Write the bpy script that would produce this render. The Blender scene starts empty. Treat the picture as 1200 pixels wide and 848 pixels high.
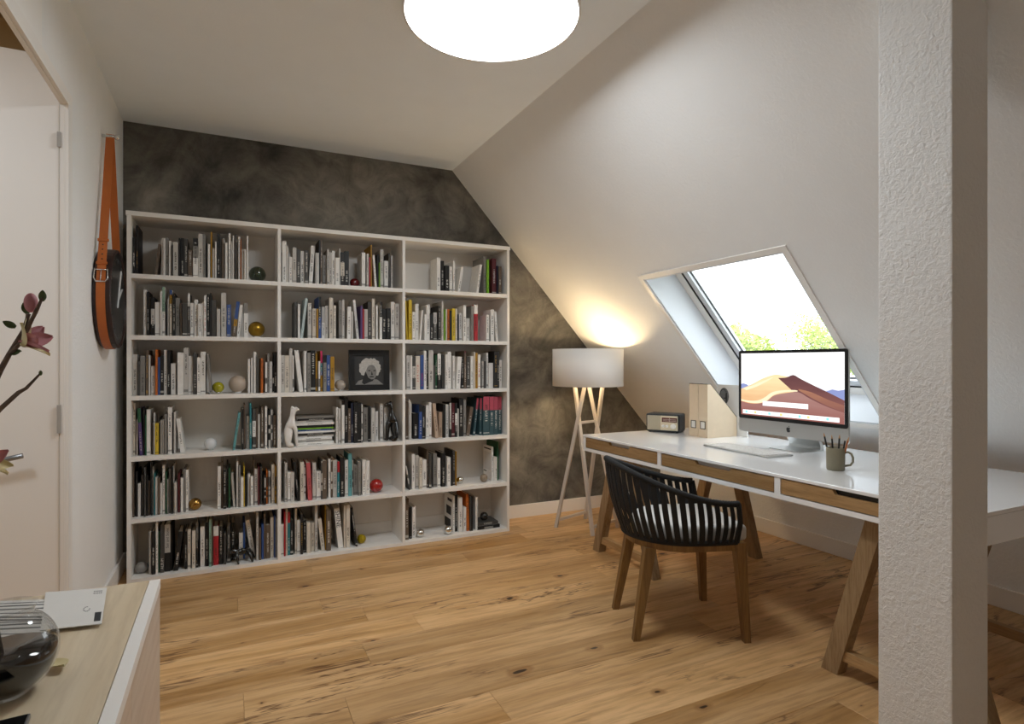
import bpy, bmesh, math, random, re
from mathutils import Vector, Matrix, noise
random.seed(11)
C = bpy.context.scene.collection
sc = bpy.context.scene
PI = math.pi

# ---------------------------------------------------------------- camera
cam_d = bpy.data.cameras.new('camera'); cam = bpy.data.objects.new('camera', cam_d); C.objects.link(cam)
cam.location = (0, 0, 1.2); cam.rotation_euler = (PI/2, 0, -math.radians(25.85))
cam_d.sensor_width = 36; cam_d.lens = 686/1200*36; cam_d.clip_start = .02; cam_d.clip_end = 300
sc.camera = cam
# ---------------------------------------------------------------- world (bright overcast day) and exposure
w = bpy.data.worlds.new('sky'); sc.world = w; w.use_nodes = True
bgn = w.node_tree.nodes['Background']; bgn.inputs[0].default_value = (.90, .96, 1, 1); bgn.inputs[1].default_value = 5.2
sc.view_settings.view_transform = 'Standard'; sc.view_settings.look = 'None'
sc.view_settings.gamma = 1; sc.view_settings.use_curve_mapping = False
sc.view_settings.exposure = 0.0
sc.cycles.max_bounces = 14; sc.cycles.diffuse_bounces = 9
CEILING_LAMP = 33.5      # radiance of the ceiling diffuser
BULB = 250.0             # radiance of the floor-lamp bulb

# ---------------------------------------------------------------- materials
def lin(hexs):
    hexs = hexs.lstrip('#'); v = [int(hexs[i:i+2], 16)/255 for i in (0, 2, 4)]
    return tuple(((c/12.92) if c <= .04045 else ((c+.055)/1.055)**2.4) for c in v) + (1,)
M = {}
def nt(name):
    m = bpy.data.materials.new(name); m.use_nodes = True; M[name] = m
    return m, m.node_tree, m.node_tree.nodes['Principled BSDF']
def link(t, a, b): t.links.new(a, b)
def N(t, typ, **kw):
    n = t.nodes.new('ShaderNode'+typ)
    for k, v in kw.items():
        if k == 'inp':
            for i, val in v.items(): n.inputs[i].default_value = val
        else: setattr(n, k, v)
    return n
def plain(name, col, rough=.5, metal=0, bump=0, bscale=60, emis=0, spec=.5, coat=0, var=0, vscale=8):
    m, t, b = nt(name); c = lin(col) if isinstance(col, str) else col
    b.inputs['Base Color'].default_value = c; b.inputs['Roughness'].default_value = rough; b.inputs['Metallic'].default_value = metal
    b.inputs['Specular IOR Level'].default_value = spec; b.inputs['Coat Weight'].default_value = coat; b.inputs['Coat Roughness'].default_value = .05
    tc = N(t, 'TexCoord')
    if emis: b.inputs['Emission Color'].default_value = c; b.inputs['Emission Strength'].default_value = emis
    if var:
        no = N(t, 'TexNoise', inp={'Scale': vscale, 'Detail': 6}); link(t, tc.outputs['Object'], no.inputs['Vector'])
        mx = N(t, 'Mix', data_type='RGBA', inp={6: tuple(x*(1-var) for x in c[:3])+(1,), 7: tuple(min(1, x*(1+var)) for x in c[:3])+(1,)})
        link(t, no.outputs['Fac'], mx.inputs[0]); link(t, mx.outputs[2], b.inputs['Base Color'])
    if bump:
        n2 = N(t, 'TexNoise', inp={'Scale': bscale, 'Detail': 4}); link(t, tc.outputs['Object'], n2.inputs['Vector'])
        bp = N(t, 'Bump', inp={'Strength': bump, 'Distance': .01}); link(t, n2.outputs['Fac'], bp.inputs['Height']); link(t, bp.outputs[0], b.inputs['Normal'])
    return m
def plaster(name, col, strength, scale=55, dist=.004):
    """rough rendered plaster: warped, blotchy relief with ridges and pits"""
    m, t, b = nt(name); c = lin(col); b.inputs['Roughness'].default_value = .9; b.inputs['Specular IOR Level'].default_value = .2
    tc = N(t, 'TexCoord'); mp = N(t, 'Mapping'); link(t, tc.outputs['Object'], mp.inputs[0])
    n1 = N(t, 'TexNoise', inp={'Scale': scale, 'Detail': 5, 'Roughness': .62, 'Distortion': .45}); link(t, mp.outputs[0], n1.inputs['Vector'])
    n2 = N(t, 'TexNoise', inp={'Scale': 6, 'Detail': 3}); link(t, mp.outputs[0], n2.inputs['Vector'])
    rp = N(t, 'ValToRGB'); rp.color_ramp.elements[0].position = .38; rp.color_ramp.elements[1].position = .72
    link(t, n1.outputs['Fac'], rp.inputs[0])
    mu = N(t, 'Math', operation='MULTIPLY'); link(t, rp.outputs[0], mu.inputs[0]); link(t, n2.outputs['Fac'], mu.inputs[1])
    bp = N(t, 'Bump', inp={'Strength': strength, 'Distance': dist}); link(t, mu.outputs[0], bp.inputs['Height']); link(t, bp.outputs[0], b.inputs['Normal'])
    mx = N(t, 'Mix', data_type='RGBA', inp={6: tuple(x*.95 for x in c[:3])+(1,), 7: c}); link(t, n2.outputs['Fac'], mx.inputs[0]); link(t, mx.outputs[2], b.inputs['Base Color'])
    return m
plaster('plaster', '#eff0f0', .6, 70, .003)
plaster('plaster_pillar', '#f1f1f0', .9, 75, .0045)
plaster('paint_ceiling', '#f0f6fb', .25, 90, .002)
plain('white_paint', '#efedea', .45, bump=.03, bscale=30)
plain('trim_white', '#ece9e5', .4)
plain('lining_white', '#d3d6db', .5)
plain('case_white', '#ebe8e3', .5, bump=.05, bscale=25, var=.03, vscale=20)
plain('lacquer_white', '#f8f9fa', .12, coat=.6)
plain('plastic_white', '#e6e6e4', .35)
plain('black_rubber', '#0c0c0d', .5)
plain('black_plastic', '#151617', .35)
plain('aluminium', '#c9cac9', .32, metal=.85)
plain('chrome', '#d8d8d6', .06, metal=1)
plain('pull_plate', '#a9a6a2', .5)
plain('steel', '#8f9092', .35, metal=.9)
plain('paper', '#ded8cb', .9)
plain('white_card', '#d6d4d0', .7, var=.03, vscale=30)
plain('ink', '#2a2a2c', .7)
plain('ink_light', '#d8d4cc', .7)
plain('greyprint', '#6d6c6b', .7, var=.3, vscale=60)
plain('lamp_leg', '#c8beb4', .5, var=.05)
plain('fabric_white', '#e2dfdb', .95, bump=.3, bscale=400)
plain('cushion', '#d9d8d5', .95, bump=.25, bscale=300)
plain('strap_black', '#17181a', .75, bump=.4, bscale=260)
plain('leather', '#b35f22', .5, bump=.15, bscale=150, var=.1, vscale=20)
plain('clock_brown', '#2a1512', .4, var=.15)
plain('clock_face', '#08090a', .35, spec=.3)
plain('mug', '#827b66', .45, var=.04)
plain('pencil_wood', '#c99564', .7)
plain('file_ply', '#d3bfa4', .6, var=.05, vscale=30)
plain('radio_body', '#2c2f33', .5, bump=.2, bscale=200)
plain('radio_grille', '#b3aa96', .8, bump=.6, bscale=500)
plain('radio_panel', '#d3cab2', .5)
plain('radio_dial', '#5a2420', .3)
plain('petal_pink', '#bb7a82', .6, var=.3, vscale=40)
plain('petal_pale', '#d9cb9c', .6, var=.2, vscale=40)
plain('bark', '#6a5a50', .9, bump=.6, bscale=150, var=.25, vscale=60)
plain('leaf_green', '#4c5a34', .6, var=.2, vscale=60)
plain('brass_brown', '#c2a981', .85, var=.1)
plain('foliage', (.25, .36, .08, 1), .7, var=.35, vscale=.8)
plain('foliage_lime', (.46, .54, .15, 1), .7, var=.35, vscale=.9)
plain('tree_bark', '#6b5a4a', .9)
plain('lawn', (.10, .2, .04, 1), .9, var=.3, vscale=1)
plain('magazine_stripe', '#8a8885', .6, var=.1)

def emit_grad(name, c0, c1, z0, z1, s=1.0, scale=(2, 3, 22), amt=.25):
    m, t, b = nt(name); t.nodes.remove(b); tc = N(t, 'TexCoord'); sx = N(t, 'SeparateXYZ'); link(t, tc.outputs['Object'], sx.inputs[0])
    mp = N(t, 'Mapping', inp={'Scale': scale}); link(t, tc.outputs['Object'], mp.inputs[0]); no = N(t, 'TexNoise', inp={'Scale': 2.0, 'Detail': 2}); link(t, mp.outputs[0], no.inputs['Vector'])
    mr = N(t, 'MapRange', inp={1: z0, 2: z1}); link(t, sx.outputs[2], mr.inputs[0])
    ad = N(t, 'Math', operation='MULTIPLY_ADD', inp={1: amt*2, 2: -amt}); link(t, no.outputs['Fac'], ad.inputs[0]); su = N(t, 'Math', operation='ADD', use_clamp=True); link(t, mr.outputs[0], su.inputs[0]); link(t, ad.outputs[0], su.inputs[1])
    mx = N(t, 'Mix', data_type='RGBA', inp={6: c0, 7: c1}); link(t, su.outputs[0], mx.inputs[0]); e = N(t, 'Emission', inp={1: s}); link(t, mx.outputs[2], e.inputs[0]); link(t, e.outputs[0], t.nodes['Material Output'].inputs[0])
def emitter(name, col, s):
    m, t, b = nt(name); t.nodes.remove(b); e = N(t, 'Emission', inp={0: lin(col) if isinstance(col, str) else col, 1: s})
    link(t, e.outputs[0], t.nodes['Material Output'].inputs[0]); return m
emitter('lamp_diffuser', (.91, .965, 1, 1), CEILING_LAMP)
emitter('lamp_cone', (.93, .97, 1, 1), 8.0)
emitter('bulb_glow', (1, .74, .42, 1), BULB)

def shade_mat():
    m, t, b = nt('lamp_shade'); c = lin('#ecebea')
    b.inputs['Base Color'].default_value = c; b.inputs['Roughness'].default_value = .95
    tr = N(t, 'BsdfTranslucent', inp={0: (.9, .86, .8, 1)}); mx = N(t, 'MixShader', inp={0: .05})
    tc = N(t, 'TexCoord'); wv = N(t, 'TexNoise', inp={'Scale': 300}); link(t, tc.outputs['Object'], wv.inputs['Vector'])
    bp = N(t, 'Bump', inp={'Strength': .15, 'Distance': .002}); link(t, wv.outputs['Fac'], bp.inputs['Height']); link(t, bp.outputs[0], b.inputs['Normal'])
    link(t, b.outputs[0], mx.inputs[1]); link(t, tr.outputs[0], mx.inputs[2]); link(t, mx.outputs[0], t.nodes['Material Output'].inputs[0])
shade_mat()
def glass_mat(name, tint, refl=.06, rough=0):
    m, t, b = nt(name); t.nodes.remove(b)
    tr = N(t, 'BsdfTransparent', inp={0: tint}); gl = N(t, 'BsdfGlossy', inp={0: (1, 1, 1, 1), 1: rough}); lw = N(t, 'LayerWeight', inp={0: .5}); pw = N(t, 'Math', operation='POWER', inp={1: 4.0}); link(t, lw.outputs['Facing'], pw.inputs[0])
    fr = N(t, 'MapRange', inp={3: refl, 4: .8}); link(t, pw.outputs[0], fr.inputs[0])
    mx = N(t, 'MixShader'); link(t, fr.outputs[0], mx.inputs[0]); link(t, tr.outputs[0], mx.inputs[1]); link(t, gl.outputs[0], mx.inputs[2])
    link(t, mx.outputs[0], t.nodes['Material Output'].inputs[0])
glass_mat('window_glass', (.97, .98, .98, 1)); glass_mat('vase_glass', (.80, .80, .79, 1))
plain('dark_water', '#0d0b0b', .06, coat=.5)

def concrete():
    m, t, b = nt('concrete'); b.inputs['Roughness'].default_value = .8; b.inputs['Specular IOR Level'].default_value = .3
    tc = N(t, 'TexCoord')
    n1 = N(t, 'TexNoise', inp={'Scale': 1.3, 'Detail': 8, 'Roughness': .6, 'Distortion': .8}); n2 = N(t, 'TexNoise', inp={'Scale': 5, 'Detail': 10, 'Roughness': .7, 'Distortion': 1.5})
    n3 = N(t, 'TexNoise', inp={'Scale': 38, 'Detail': 6})
    for n in (n1, n2, n3): link(t, tc.outputs['Object'], n.inputs['Vector'])
    r1 = N(t, 'ValToRGB'); e = r1.color_ramp.elements; e[0].position = .36; e[0].color = lin('#4c4a47'); e[1].position = .66; e[1].color = lin('#979186')
    link(t, n1.outputs['Fac'], r1.inputs[0])
    r2 = N(t, 'ValToRGB'); e = r2.color_ramp.elements; e[0].position = .34; e[0].color = (.42, .42, .42, 1); e[1].position = .60; e[1].color = (1, 1, 1, 1)
    link(t, n2.outputs['Fac'], r2.inputs[0])
    mu = N(t, 'Mix', data_type='RGBA', blend_type='MULTIPLY', inp={0: .75}); link(t, r1.outputs[0], mu.inputs[6]); link(t, r2.outputs[0], mu.inputs[7])
    # trowel scratches and small pits
    vo = N(t, 'TexVoronoi', feature='DISTANCE_TO_EDGE', inp={'Scale': 2.2}); link(t, tc.outputs['Object'], vo.inputs['Vector'])
    ad = N(t, 'Mix', data_type='RGBA', blend_type='ADD', inp={0: .6}); link(t, tc.outputs['Object'], ad.inputs[6]); link(t, n2.outputs['Color'], ad.inputs[7]); link(t, ad.outputs[2], vo.inputs['Vector'])
    cr = N(t, 'ValToRGB'); e = cr.color_ramp.elements; e[0].position = .0; e[0].color = (.55, .55, .55, 1); e[1].position = .012; e[1].color = (1, 1, 1, 1); link(t, vo.outputs['Distance'], cr.inputs[0])
    m2 = N(t, 'Mix', data_type='RGBA', blend_type='MULTIPLY', inp={0: .55}); link(t, mu.outputs[2], m2.inputs[6]); link(t, cr.outputs[0], m2.inputs[7])
    link(t, m2.outputs[2], b.inputs['Base Color'])
    bp = N(t, 'Bump', inp={'Strength': .5, 'Distance': .004}); a2 = N(t, 'Math', operation='ADD'); link(t, n2.outputs['Fac'], a2.inputs[0]); link(t, n3.outputs['Fac'], a2.inputs[1])
    link(t, a2.outputs[0], bp.inputs['Height']); link(t, bp.outputs[0], b.inputs['Normal'])
concrete()

def wood(name, light, dark, axis=0, rings=14, rough=.5, knots=0, vary=.12, cracks=0, stretch=.08, grain=.55, bump=.12):
    """long grain along the given object axis, varied per object"""
    m, t, b = nt(name); b.inputs['Roughness'].default_value = rough
    tc = N(t, 'TexCoord'); oi = N(t, 'ObjectInfo')
    off = N(t, 'Math', operation='MULTIPLY', inp={1: 37.3}); link(t, oi.outputs['Random'], off.inputs[0])
    cb = N(t, 'CombineXYZ')
    for i in range(3): link(t, off.outputs[0], cb.inputs[i])
    va = N(t, 'VectorMath', operation='ADD'); link(t, tc.outputs['Object'], va.inputs[0]); link(t, cb.outputs[0], va.inputs[1])
    s = [1, 1, 1]; s[axis] = stretch
    mp = N(t, 'Mapping', inp={'Scale': s}); link(t, va.outputs[0], mp.inputs[0])
    n1 = N(t, 'TexNoise', inp={'Scale': rings, 'Detail': 7, 'Roughness': .6, 'Distortion': .9}); link(t, mp.outputs[0], n1.inputs['Vector'])
    n2 = N(t, 'TexNoise', inp={'Scale': rings*9, 'Detail': 4, 'Roughness': .65}); link(t, mp.outputs[0], n2.inputs['Vector'])
    r1 = N(t, 'ValToRGB'); e = r1.color_ramp.elements; e[0].position = .32; e[0].color = lin(dark); e[1].position = .60; e[1].color = lin(light); link(t, n1.outputs['Fac'], r1.inputs[0])
    r2 = N(t, 'ValToRGB'); e = r2.color_ramp.elements; e[0].position = .36; e[0].color = (.66, .6, .54, 1); e[1].position = .56; e[1].color = (1, 1, 1, 1); link(t, n2.outputs['Fac'], r2.inputs[0])
    mu = N(t, 'Mix', data_type='RGBA', blend_type='MULTIPLY', inp={0: grain}); link(t, r1.outputs[0], mu.inputs[6]); link(t, r2.outputs[0], mu.inputs[7])
    # per-piece brightness
    mr = N(t, 'MapRange', inp={3: 1-vary, 4: 1+vary}); link(t, oi.outputs['Random'], mr.inputs[0])
    hs = N(t, 'HueSaturation'); link(t, mu.outputs[2], hs.inputs['Color']); link(t, mr.outputs[0], hs.inputs['Value'])
    out = hs.outputs[0]
    if knots:
        s2 = [1, 1, 1]; s2[axis] = .62
        mp2 = N(t, 'Mapping', inp={'Scale': s2}); link(t, va.outputs[0], mp2.inputs[0])
        nd = N(t, 'TexNoise', inp={'Scale': 14}); link(t, mp2.outputs[0], nd.inputs['Vector'])
        wa = N(t, 'Mix', data_type='RGBA', blend_type='ADD', inp={0: .05}); link(t, mp2.outputs[0], wa.inputs[6]); link(t, nd.outputs['Color'], wa.inputs[7])
        vo = N(t, 'TexVoronoi', voronoi_dimensions='2D', inp={'Scale': knots}); link(t, wa.outputs[2], vo.inputs['Vector'])
        # only some cells carry a knot: radius from the cell colour
        sx = N(t, 'SeparateColor'); link(t, vo.outputs['Color'], sx.inputs[0])
        rad = N(t, 'MapRange', inp={1: .62, 2: 1, 3: .0, 4: .062}); link(t, sx.outputs[0], rad.inputs[0])
        for wid, col, fac in ((2.6, '#8a5a2b', .55), (1.0, '#2a190d', .95)):
            rr = N(t, 'Math', operation='MULTIPLY', inp={1: wid}); link(t, rad.outputs[0], rr.inputs[0])
            df = N(t, 'Math', operation='SUBTRACT'); link(t, rr.outputs[0], df.inputs[0]); link(t, vo.outputs['Distance'], df.inputs[1])
            st = N(t, 'MapRange', inp={1: 0, 2: .02*wid, 3: 0, 4: fac}); link(t, df.outputs[0], st.inputs[0])
            mk = N(t, 'Mix', data_type='RGBA', inp={7: lin(col)}); link(t, st.outputs[0], mk.inputs[0]); link(t, out, mk.inputs[6]); out = mk.outputs[2]
    if cracks:
        s3 = [1, 1, 1]; s3[axis] = .12
        mp3 = N(t, 'Mapping', inp={'Scale': s3}); link(t, va.outputs[0], mp3.inputs[0])
        n4 = N(t, 'TexNoise', inp={'Scale': 7, 'Detail': 5, 'Roughness': .6, 'Distortion': .6}); link(t, mp3.outputs[0], n4.inputs['Vector'])
        ab = N(t, 'Math', operation='SUBTRACT', inp={1: .5}); link(t, n4.outputs['Fac'], ab.inputs[0]); a2 = N(t, 'Math', operation='ABSOLUTE'); link(t, ab.outputs[0], a2.inputs[0])
        n5 = N(t, 'TexNoise', inp={'Scale': 2.5, 'Detail': 2}); link(t, va.outputs[0], n5.inputs['Vector'])
        g = N(t, 'MapRange', inp={1: .47, 2: .56, 3: 0, 4: cracks}); link(t, n5.outputs['Fac'], g.inputs[0])
        cm = N(t, 'MapRange', inp={1: .0, 2: .016, 3: 1, 4: 0}); link(t, a2.outputs[0], cm.inputs[0])
        ml = N(t, 'Math', operation='MULTIPLY'); link(t, g.outputs[0], ml.inputs[0]); link(t, cm.outputs[0], ml.inputs[1])
        mk = N(t, 'Mix', data_type='RGBA', inp={7: lin('#5e3a1c')}); link(t, ml.outputs[0], mk.inputs[0]); link(t, out, mk.inputs[6]); out = mk.outputs[2]
    link(t, out, b.inputs['Base Color'])
    bp = N(t, 'Bump', inp={'Strength': bump, 'Distance': .002}); link(t, n2.outputs['Fac'], bp.inputs['Height']); link(t, bp.outputs[0], b.inputs['Normal'])
wood('floor_oak', '#d8b07e', '#b2864f', 0, 6, .42, knots=4.2, vary=.13, cracks=.95, grain=.7)
wood('oak', '#b39166', '#957347', 1, 16, .5, grain=.6)
wood('oak_leg', '#a08664', '#846846', 2, 22, .55, grain=.65)
wood('teak', '#93703f', '#6f4e2a', 2, 20, .45, grain=.6)
wood('maple_top', '#e0d0b5', '#d0ba98', 1, 5, .4, grain=.35, knots=2.0)
wood('pale_front', '#d6c7b8', '#c7b3a0', 1, 6, .45, grain=.3)

# ---------------------------------------------------------------- mesh helpers
class MB:
    """collects shapes, then links them as ONE mesh object"""
    def __init__(self): self.v = []; self.f = []; self.m = []; self.sm = []
    def add(self, vs, fs, mat=0, smooth=False):
        o = len(self.v); self.v += [tuple(p) for p in vs]
        for f in fs: self.f.append([i+o for i in f]); self.m.append(mat); self.sm.append(smooth)
        return self
    def box(self, x0, x1, y0, y1, z0, z1, mat=0, bev=0, T=None):
        if bev:
            bm = bmesh.new(); bmesh.ops.create_cube(bm, size=1)
            for v in bm.verts: v.co = Vector(((x0+x1)/2+v.co.x*(x1-x0), (y0+y1)/2+v.co.y*(y1-y0), (z0+z1)/2+v.co.z*(z1-z0)))
            bmesh.ops.bevel(bm, geom=list(bm.edges), offset=bev, segments=2, affect='EDGES', profile=.6)
            bm.verts.index_update(); vs = [v.co.copy() for v in bm.verts]; fs = [[v.index for v in f.verts] for f in bm.faces]; bm.free()
        else:
            vs = [Vector((x, y, z)) for z in (z0, z1) for y in (y0, y1) for x in (x0, x1)]
            fs = [[0, 2, 3, 1], [4, 5, 7, 6], [0, 1, 5, 4], [2, 6, 7, 3], [0, 4, 6, 2], [1, 3, 7, 5]]
        if T: vs = [T(v) for v in vs]
        return self.add(vs, fs, mat)
    def beam(self, a, b, wx, wy, mat=0, up=(0, 0, 1), taper=1.0, bev=0):
        """square bar from a to b, wx along side, wy along the other"""
        a = Vector(a); b = Vector(b); d = (b-a).normalized(); u = Vector(up)
        if abs(d.dot(u)) > .98: u = Vector((1, 0, 0))
        s = d.cross(u).normalized(); n = s.cross(d).normalized(); vs = []
        for p, k in ((a, 1), (b, taper)):
            for i, j in ((-1, -1), (1, -1), (1, 1), (-1, 1)): vs.append(p+s*i*wx*k/2+n*j*wy*k/2)
        return self.add(vs, [[3, 2, 1, 0], [4, 5, 6, 7], [0, 1, 5, 4], [1, 2, 6, 5], [2, 3, 7, 6], [3, 0, 4, 7]], mat)
    def prism(self, pts, ext, mat=0, smooth=False):
        """polygon (list of 3D points) pushed along ext"""
        n = len(pts); e = Vector(ext); vs = [Vector(p) for p in pts]+[Vector(p)+e for p in pts]
        return self.add(vs, [list(range(n))[::-1], list(range(n, 2*n))]+[[i, (i+1) % n, n+(i+1) % n, n+i] for i in range(n)], mat, smooth)
    def tube(self, pts, r, seg=10, mat=0, cap=True, smooth=True, flat=None):
        pts = [Vector(p) for p in pts]; n = len(pts); rs = r if isinstance(r, (list, tuple)) else [r]*n; vs = []; ref = None
        for i, p in enumerate(pts):
            d = (pts[min(i+1, n-1)]-pts[max(i-1, 0)]).normalized()
            if ref is None: ref = Vector((0, 0, 1)) if abs(d.z) < .9 else Vector((1, 0, 0))
            s = d.cross(ref).normalized(); u = s.cross(d).normalized(); ref = u
            for k in range(seg):
                a = 2*PI*k/seg; vs.append(p+(s*math.cos(a)+u*math.sin(a))*rs[i])
        fs = [[i*seg+k, i*seg+(k+1) % seg, (i+1)*seg+(k+1) % seg, (i+1)*seg+k] for i in range(n-1) for k in range(seg)]
        if cap: fs += [list(range(seg))[::-1], [(n-1)*seg+k for k in range(seg)]]
        return self.add(vs, fs, mat, smooth)
    def lathe(self, prof, seg=32, mat=0, c=(0, 0, 0), smooth=True, cap=True):
        vs = []; n = len(prof)
        for r, z in prof:
            for k in range(seg):
                a = 2*PI*k/seg; vs.append(Vector((c[0]+r*math.cos(a), c[1]+r*math.sin(a), c[2]+z)))
        fs = [[i*seg+k, i*seg+(k+1) % seg, (i+1)*seg+(k+1) % seg, (i+1)*seg+k] for i in range(n-1) for k in range(seg)]
        if cap: fs += [list(range(seg))[::-1], [(n-1)*seg+k for k in range(seg)]]
        return self.add(vs, fs, mat, smooth)
    def sphere(self, c, r, seg=24, rings=14, mat=0, sc3=(1, 1, 1)):
        vs = [Vector((c[0], c[1], c[2]-r*sc3[2]))]
        for i in range(1, rings):
            a = -PI/2+PI*i/rings
            for k in range(seg):
                b = 2*PI*k/seg; vs.append(Vector((c[0]+r*sc3[0]*math.cos(a)*math.cos(b), c[1]+r*sc3[1]*math.cos(a)*math.sin(b), c[2]+r*sc3[2]*math.sin(a))))
        vs.append(Vector((c[0], c[1], c[2]+r*sc3[2]))); L = len(vs)-1; fs = []
        for k in range(seg):
            fs.append([0, 1+(k+1) % seg, 1+k]); fs.append([L, L-seg+k, L-seg+(k+1) % seg])
            for i in range(rings-2): fs.append([1+i*seg+k, 1+i*seg+(k+1) % seg, 1+(i+1)*seg+(k+1) % seg, 1+(i+1)*seg+k])
        return self.add(vs, fs, mat, True)
    def mesh(self, name, mats):
        me = bpy.data.meshes.new(name); me.from_pydata(self.v, [], self.f)
        for m in (mats if isinstance(mats, (list, tuple)) else [mats]): me.materials.append(M[m])
        me.polygons.foreach_set('material_index', self.m); me.polygons.foreach_set('use_smooth', self.sm)
        me.validate(); me.update(); return me
    def build(self, name, mats, parent=None, loc=None, rot=None):
        o = bpy.data.objects.new(name, self.mesh(name, mats)); C.objects.link(o)
        if parent: o.parent = parent
        if loc: o.location = loc
        if rot: o.rotation_euler = rot
        return o
def thing(name, label, cat, loc=(0, 0, 0), rotz=0, group=None):
    o = bpy.data.objects.new(name, None); o.empty_display_size = .05; C.objects.link(o)
    o.location = loc; o.rotation_euler = (0, 0, rotz)
    return tag(o, label, cat, group)
def tag(o, label, cat, group=None):
    o['label'] = label; o['category'] = cat
    if group: o['group'] = group
    return o
def struct(o, label=None, cat=None):
    o['kind'] = 'structure'
    if label: o['label'] = label
    if cat: o['category'] = cat
    return o
def text_mesh(name, txt, size, mat, parent, loc, rot, ext=.0002):
    cu = bpy.data.curves.new(name, 'FONT'); cu.body = txt; cu.size = size; cu.extrude = ext; cu.align_x = 'CENTER'; cu.align_y = 'CENTER'; cu.resolution_u = 2
    to = bpy.data.objects.new(name, cu); me = bpy.data.meshes.new_from_object(to); bpy.data.objects.remove(to); bpy.data.curves.remove(cu)
    me.materials.append(M[mat]); o = bpy.data.objects.new(name, me); C.objects.link(o); o.parent = parent; o.location = loc; o.rotation_euler = rot
    return o

# ================================================================ THE ROOM
XL, XR, YB, YF, ZC = -.551, 3.404, 4.048, -1.5, 2.601     # left wall, knee wall, back wall, wall behind the camera, ceiling
RX = 1.474                                                 # where the flat ceiling meets the slope
SD = Vector((1, 0, -1.099)).normalized(); SN = Vector((1.099, 0, 1)).normalized()
def slope(s, y, n=0): return Vector((RX, y, ZC))+SD*s+SN*n   # s runs down the slope, n is outward
SMAX = (XR-RX)/SD.x; ZK = ZC+SD.z*SMAX

# floor: a subfloor slab that carries separate planks running along X
floor = struct(MB().box(XL-.1, XR+.1, YF-.1, YB+.1, -.12, -.014).build('floor', 'floor_oak'), 'knotty oak plank floor of the study', 'floor')
PW = .19; y = YB; row = 0
while y > YF:
    y0 = max(y-PW, YF); x = XL-random.uniform(.1, 1.7)
    while x < XR:
        ln = random.uniform(1.3, 2.3); a = max(x, XL); b = min(x+ln, XR)
        if b-a > .03:
            wx, wy, ch = b-a-.0006, y-y0-.0006, .0012
            vs = [(0, 0, 0), (wx, 0, 0), (wx, wy, 0), (0, wy, 0), (0, 0, .0128), (wx, 0, .0128), (wx, wy, .0128), (0, wy, .0128),
                  (ch, ch, .014), (wx-ch, ch, .014), (wx-ch, wy-ch, .014), (ch, wy-ch, .014)]
            fs = [[3, 2, 1, 0], [0, 1, 5, 4], [1, 2, 6, 5], [2, 3, 7, 6], [3, 0, 4, 7], [4, 5, 9, 8], [5, 6, 10, 9], [6, 7, 11, 10], [7, 4, 8, 11], [8, 9, 10, 11]]
            MB().add(vs, fs).build('plank', 'floor_oak', floor, (a+.0003, y0+.0003, -.014))
        x += ln
    y -= PW; row += 1
# walls
T_ = .12
struct(MB().prism([(XL-T_, YB, -.12), (XR+T_, YB, -.12), (XR+T_, YB, ZK+.1), (RX, YB, ZC+.3), (XL-T_, YB, ZC+.3)], (0, T_, 0)).build('wall_back', 'concrete'), 'dark grey troweled concrete gable wall behind the bookcase', 'wall')
struct(MB().box(XL-T_, XR+T_, YF-T_, YF, -.12, ZC+.3).build('wall_front', 'plaster'), 'plain white wall opposite the bookcase', 'wall')
DJ, DN, DH = 2.70, 1.80, 2.165   # door opening: far jamb, near jamb, head
TL = .014; wl = MB(); wl.box(XL-TL, XL, DJ, YB, -.12, ZC); wl.box(XL-TL, XL, YF, DN, -.12, ZC); wl.box(XL-TL, XL, DN, DJ, DH, ZC)
struct(wl.build('wall_left', 'plaster'), 'white plaster wall with the open doorway and the hanging clock', 'wall')
struct(MB().box(XR, XR+T_, YF, YB, -.12, ZK+.02).build('wall_right', 'plaster'), 'low white knee wall under the roof slope', 'wall')
struct(MB().box(XL-T_, RX, YF, YB, ZC, ZC+.1).build('ceiling', 'paint_ceiling'), 'flat white ceiling carrying the round lamp', 'ceiling')
# the slope: four slabs around the skylight opening, joined as one wall
WS0, WS1, WY0, WY1 = 1.208, 2.335, 1.870, 2.870; RD = .20
sl = MB()
def sbox(mb, s0, s1, y0, y1, n0, n1, mat=0):
    return mb.box(s0, s1, y0, y1, n0, n1, mat, T=lambda v: slope(v.x, v.y, v.z))
for s0, s1, y0, y1 in ((0, WS0, YF, YB), (WS1, SMAX+.12, YF, YB), (WS0, WS1, YF, WY0), (WS0, WS1, WY1, YB)): sbox(sl, s0, s1, y0, y1, 0, .24)
struct(sl.build('wall_slope', 'plaster'), 'white plastered roof slope with the skylight', 'wall')
# pillar
px0, px1, py0, py1 = 1.70, 1.8715, .8737, 1.0676
pillar = struct(MB().box(px0, px1, py0, py1, 0, ZC+SD.z*(px0-RX)/SD.x+.05, bev=.004).build('wall_pillar', 'plaster_pillar'), 'square white roughcast post standing in front of the desk end', 'pillar')
# baseboards
bb = .098
def board(n, x0, x1, y0, y1, lab):
    struct(MB().box(x0, x1, y0, y1, 0, bb, bev=.003).build('baseboard_'+n, 'trim_white'), lab, 'baseboard')
board('back', XL+.016, XR-.016, YB-.014, YB, 'white baseboard along the concrete wall')
board('right', XR-.014, XR, YF, YB, 'white baseboard along the knee wall under the desk')
board('left', XL, XL+.014, DJ+.065, YB-.016, 'white baseboard under the wall clock')
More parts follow.
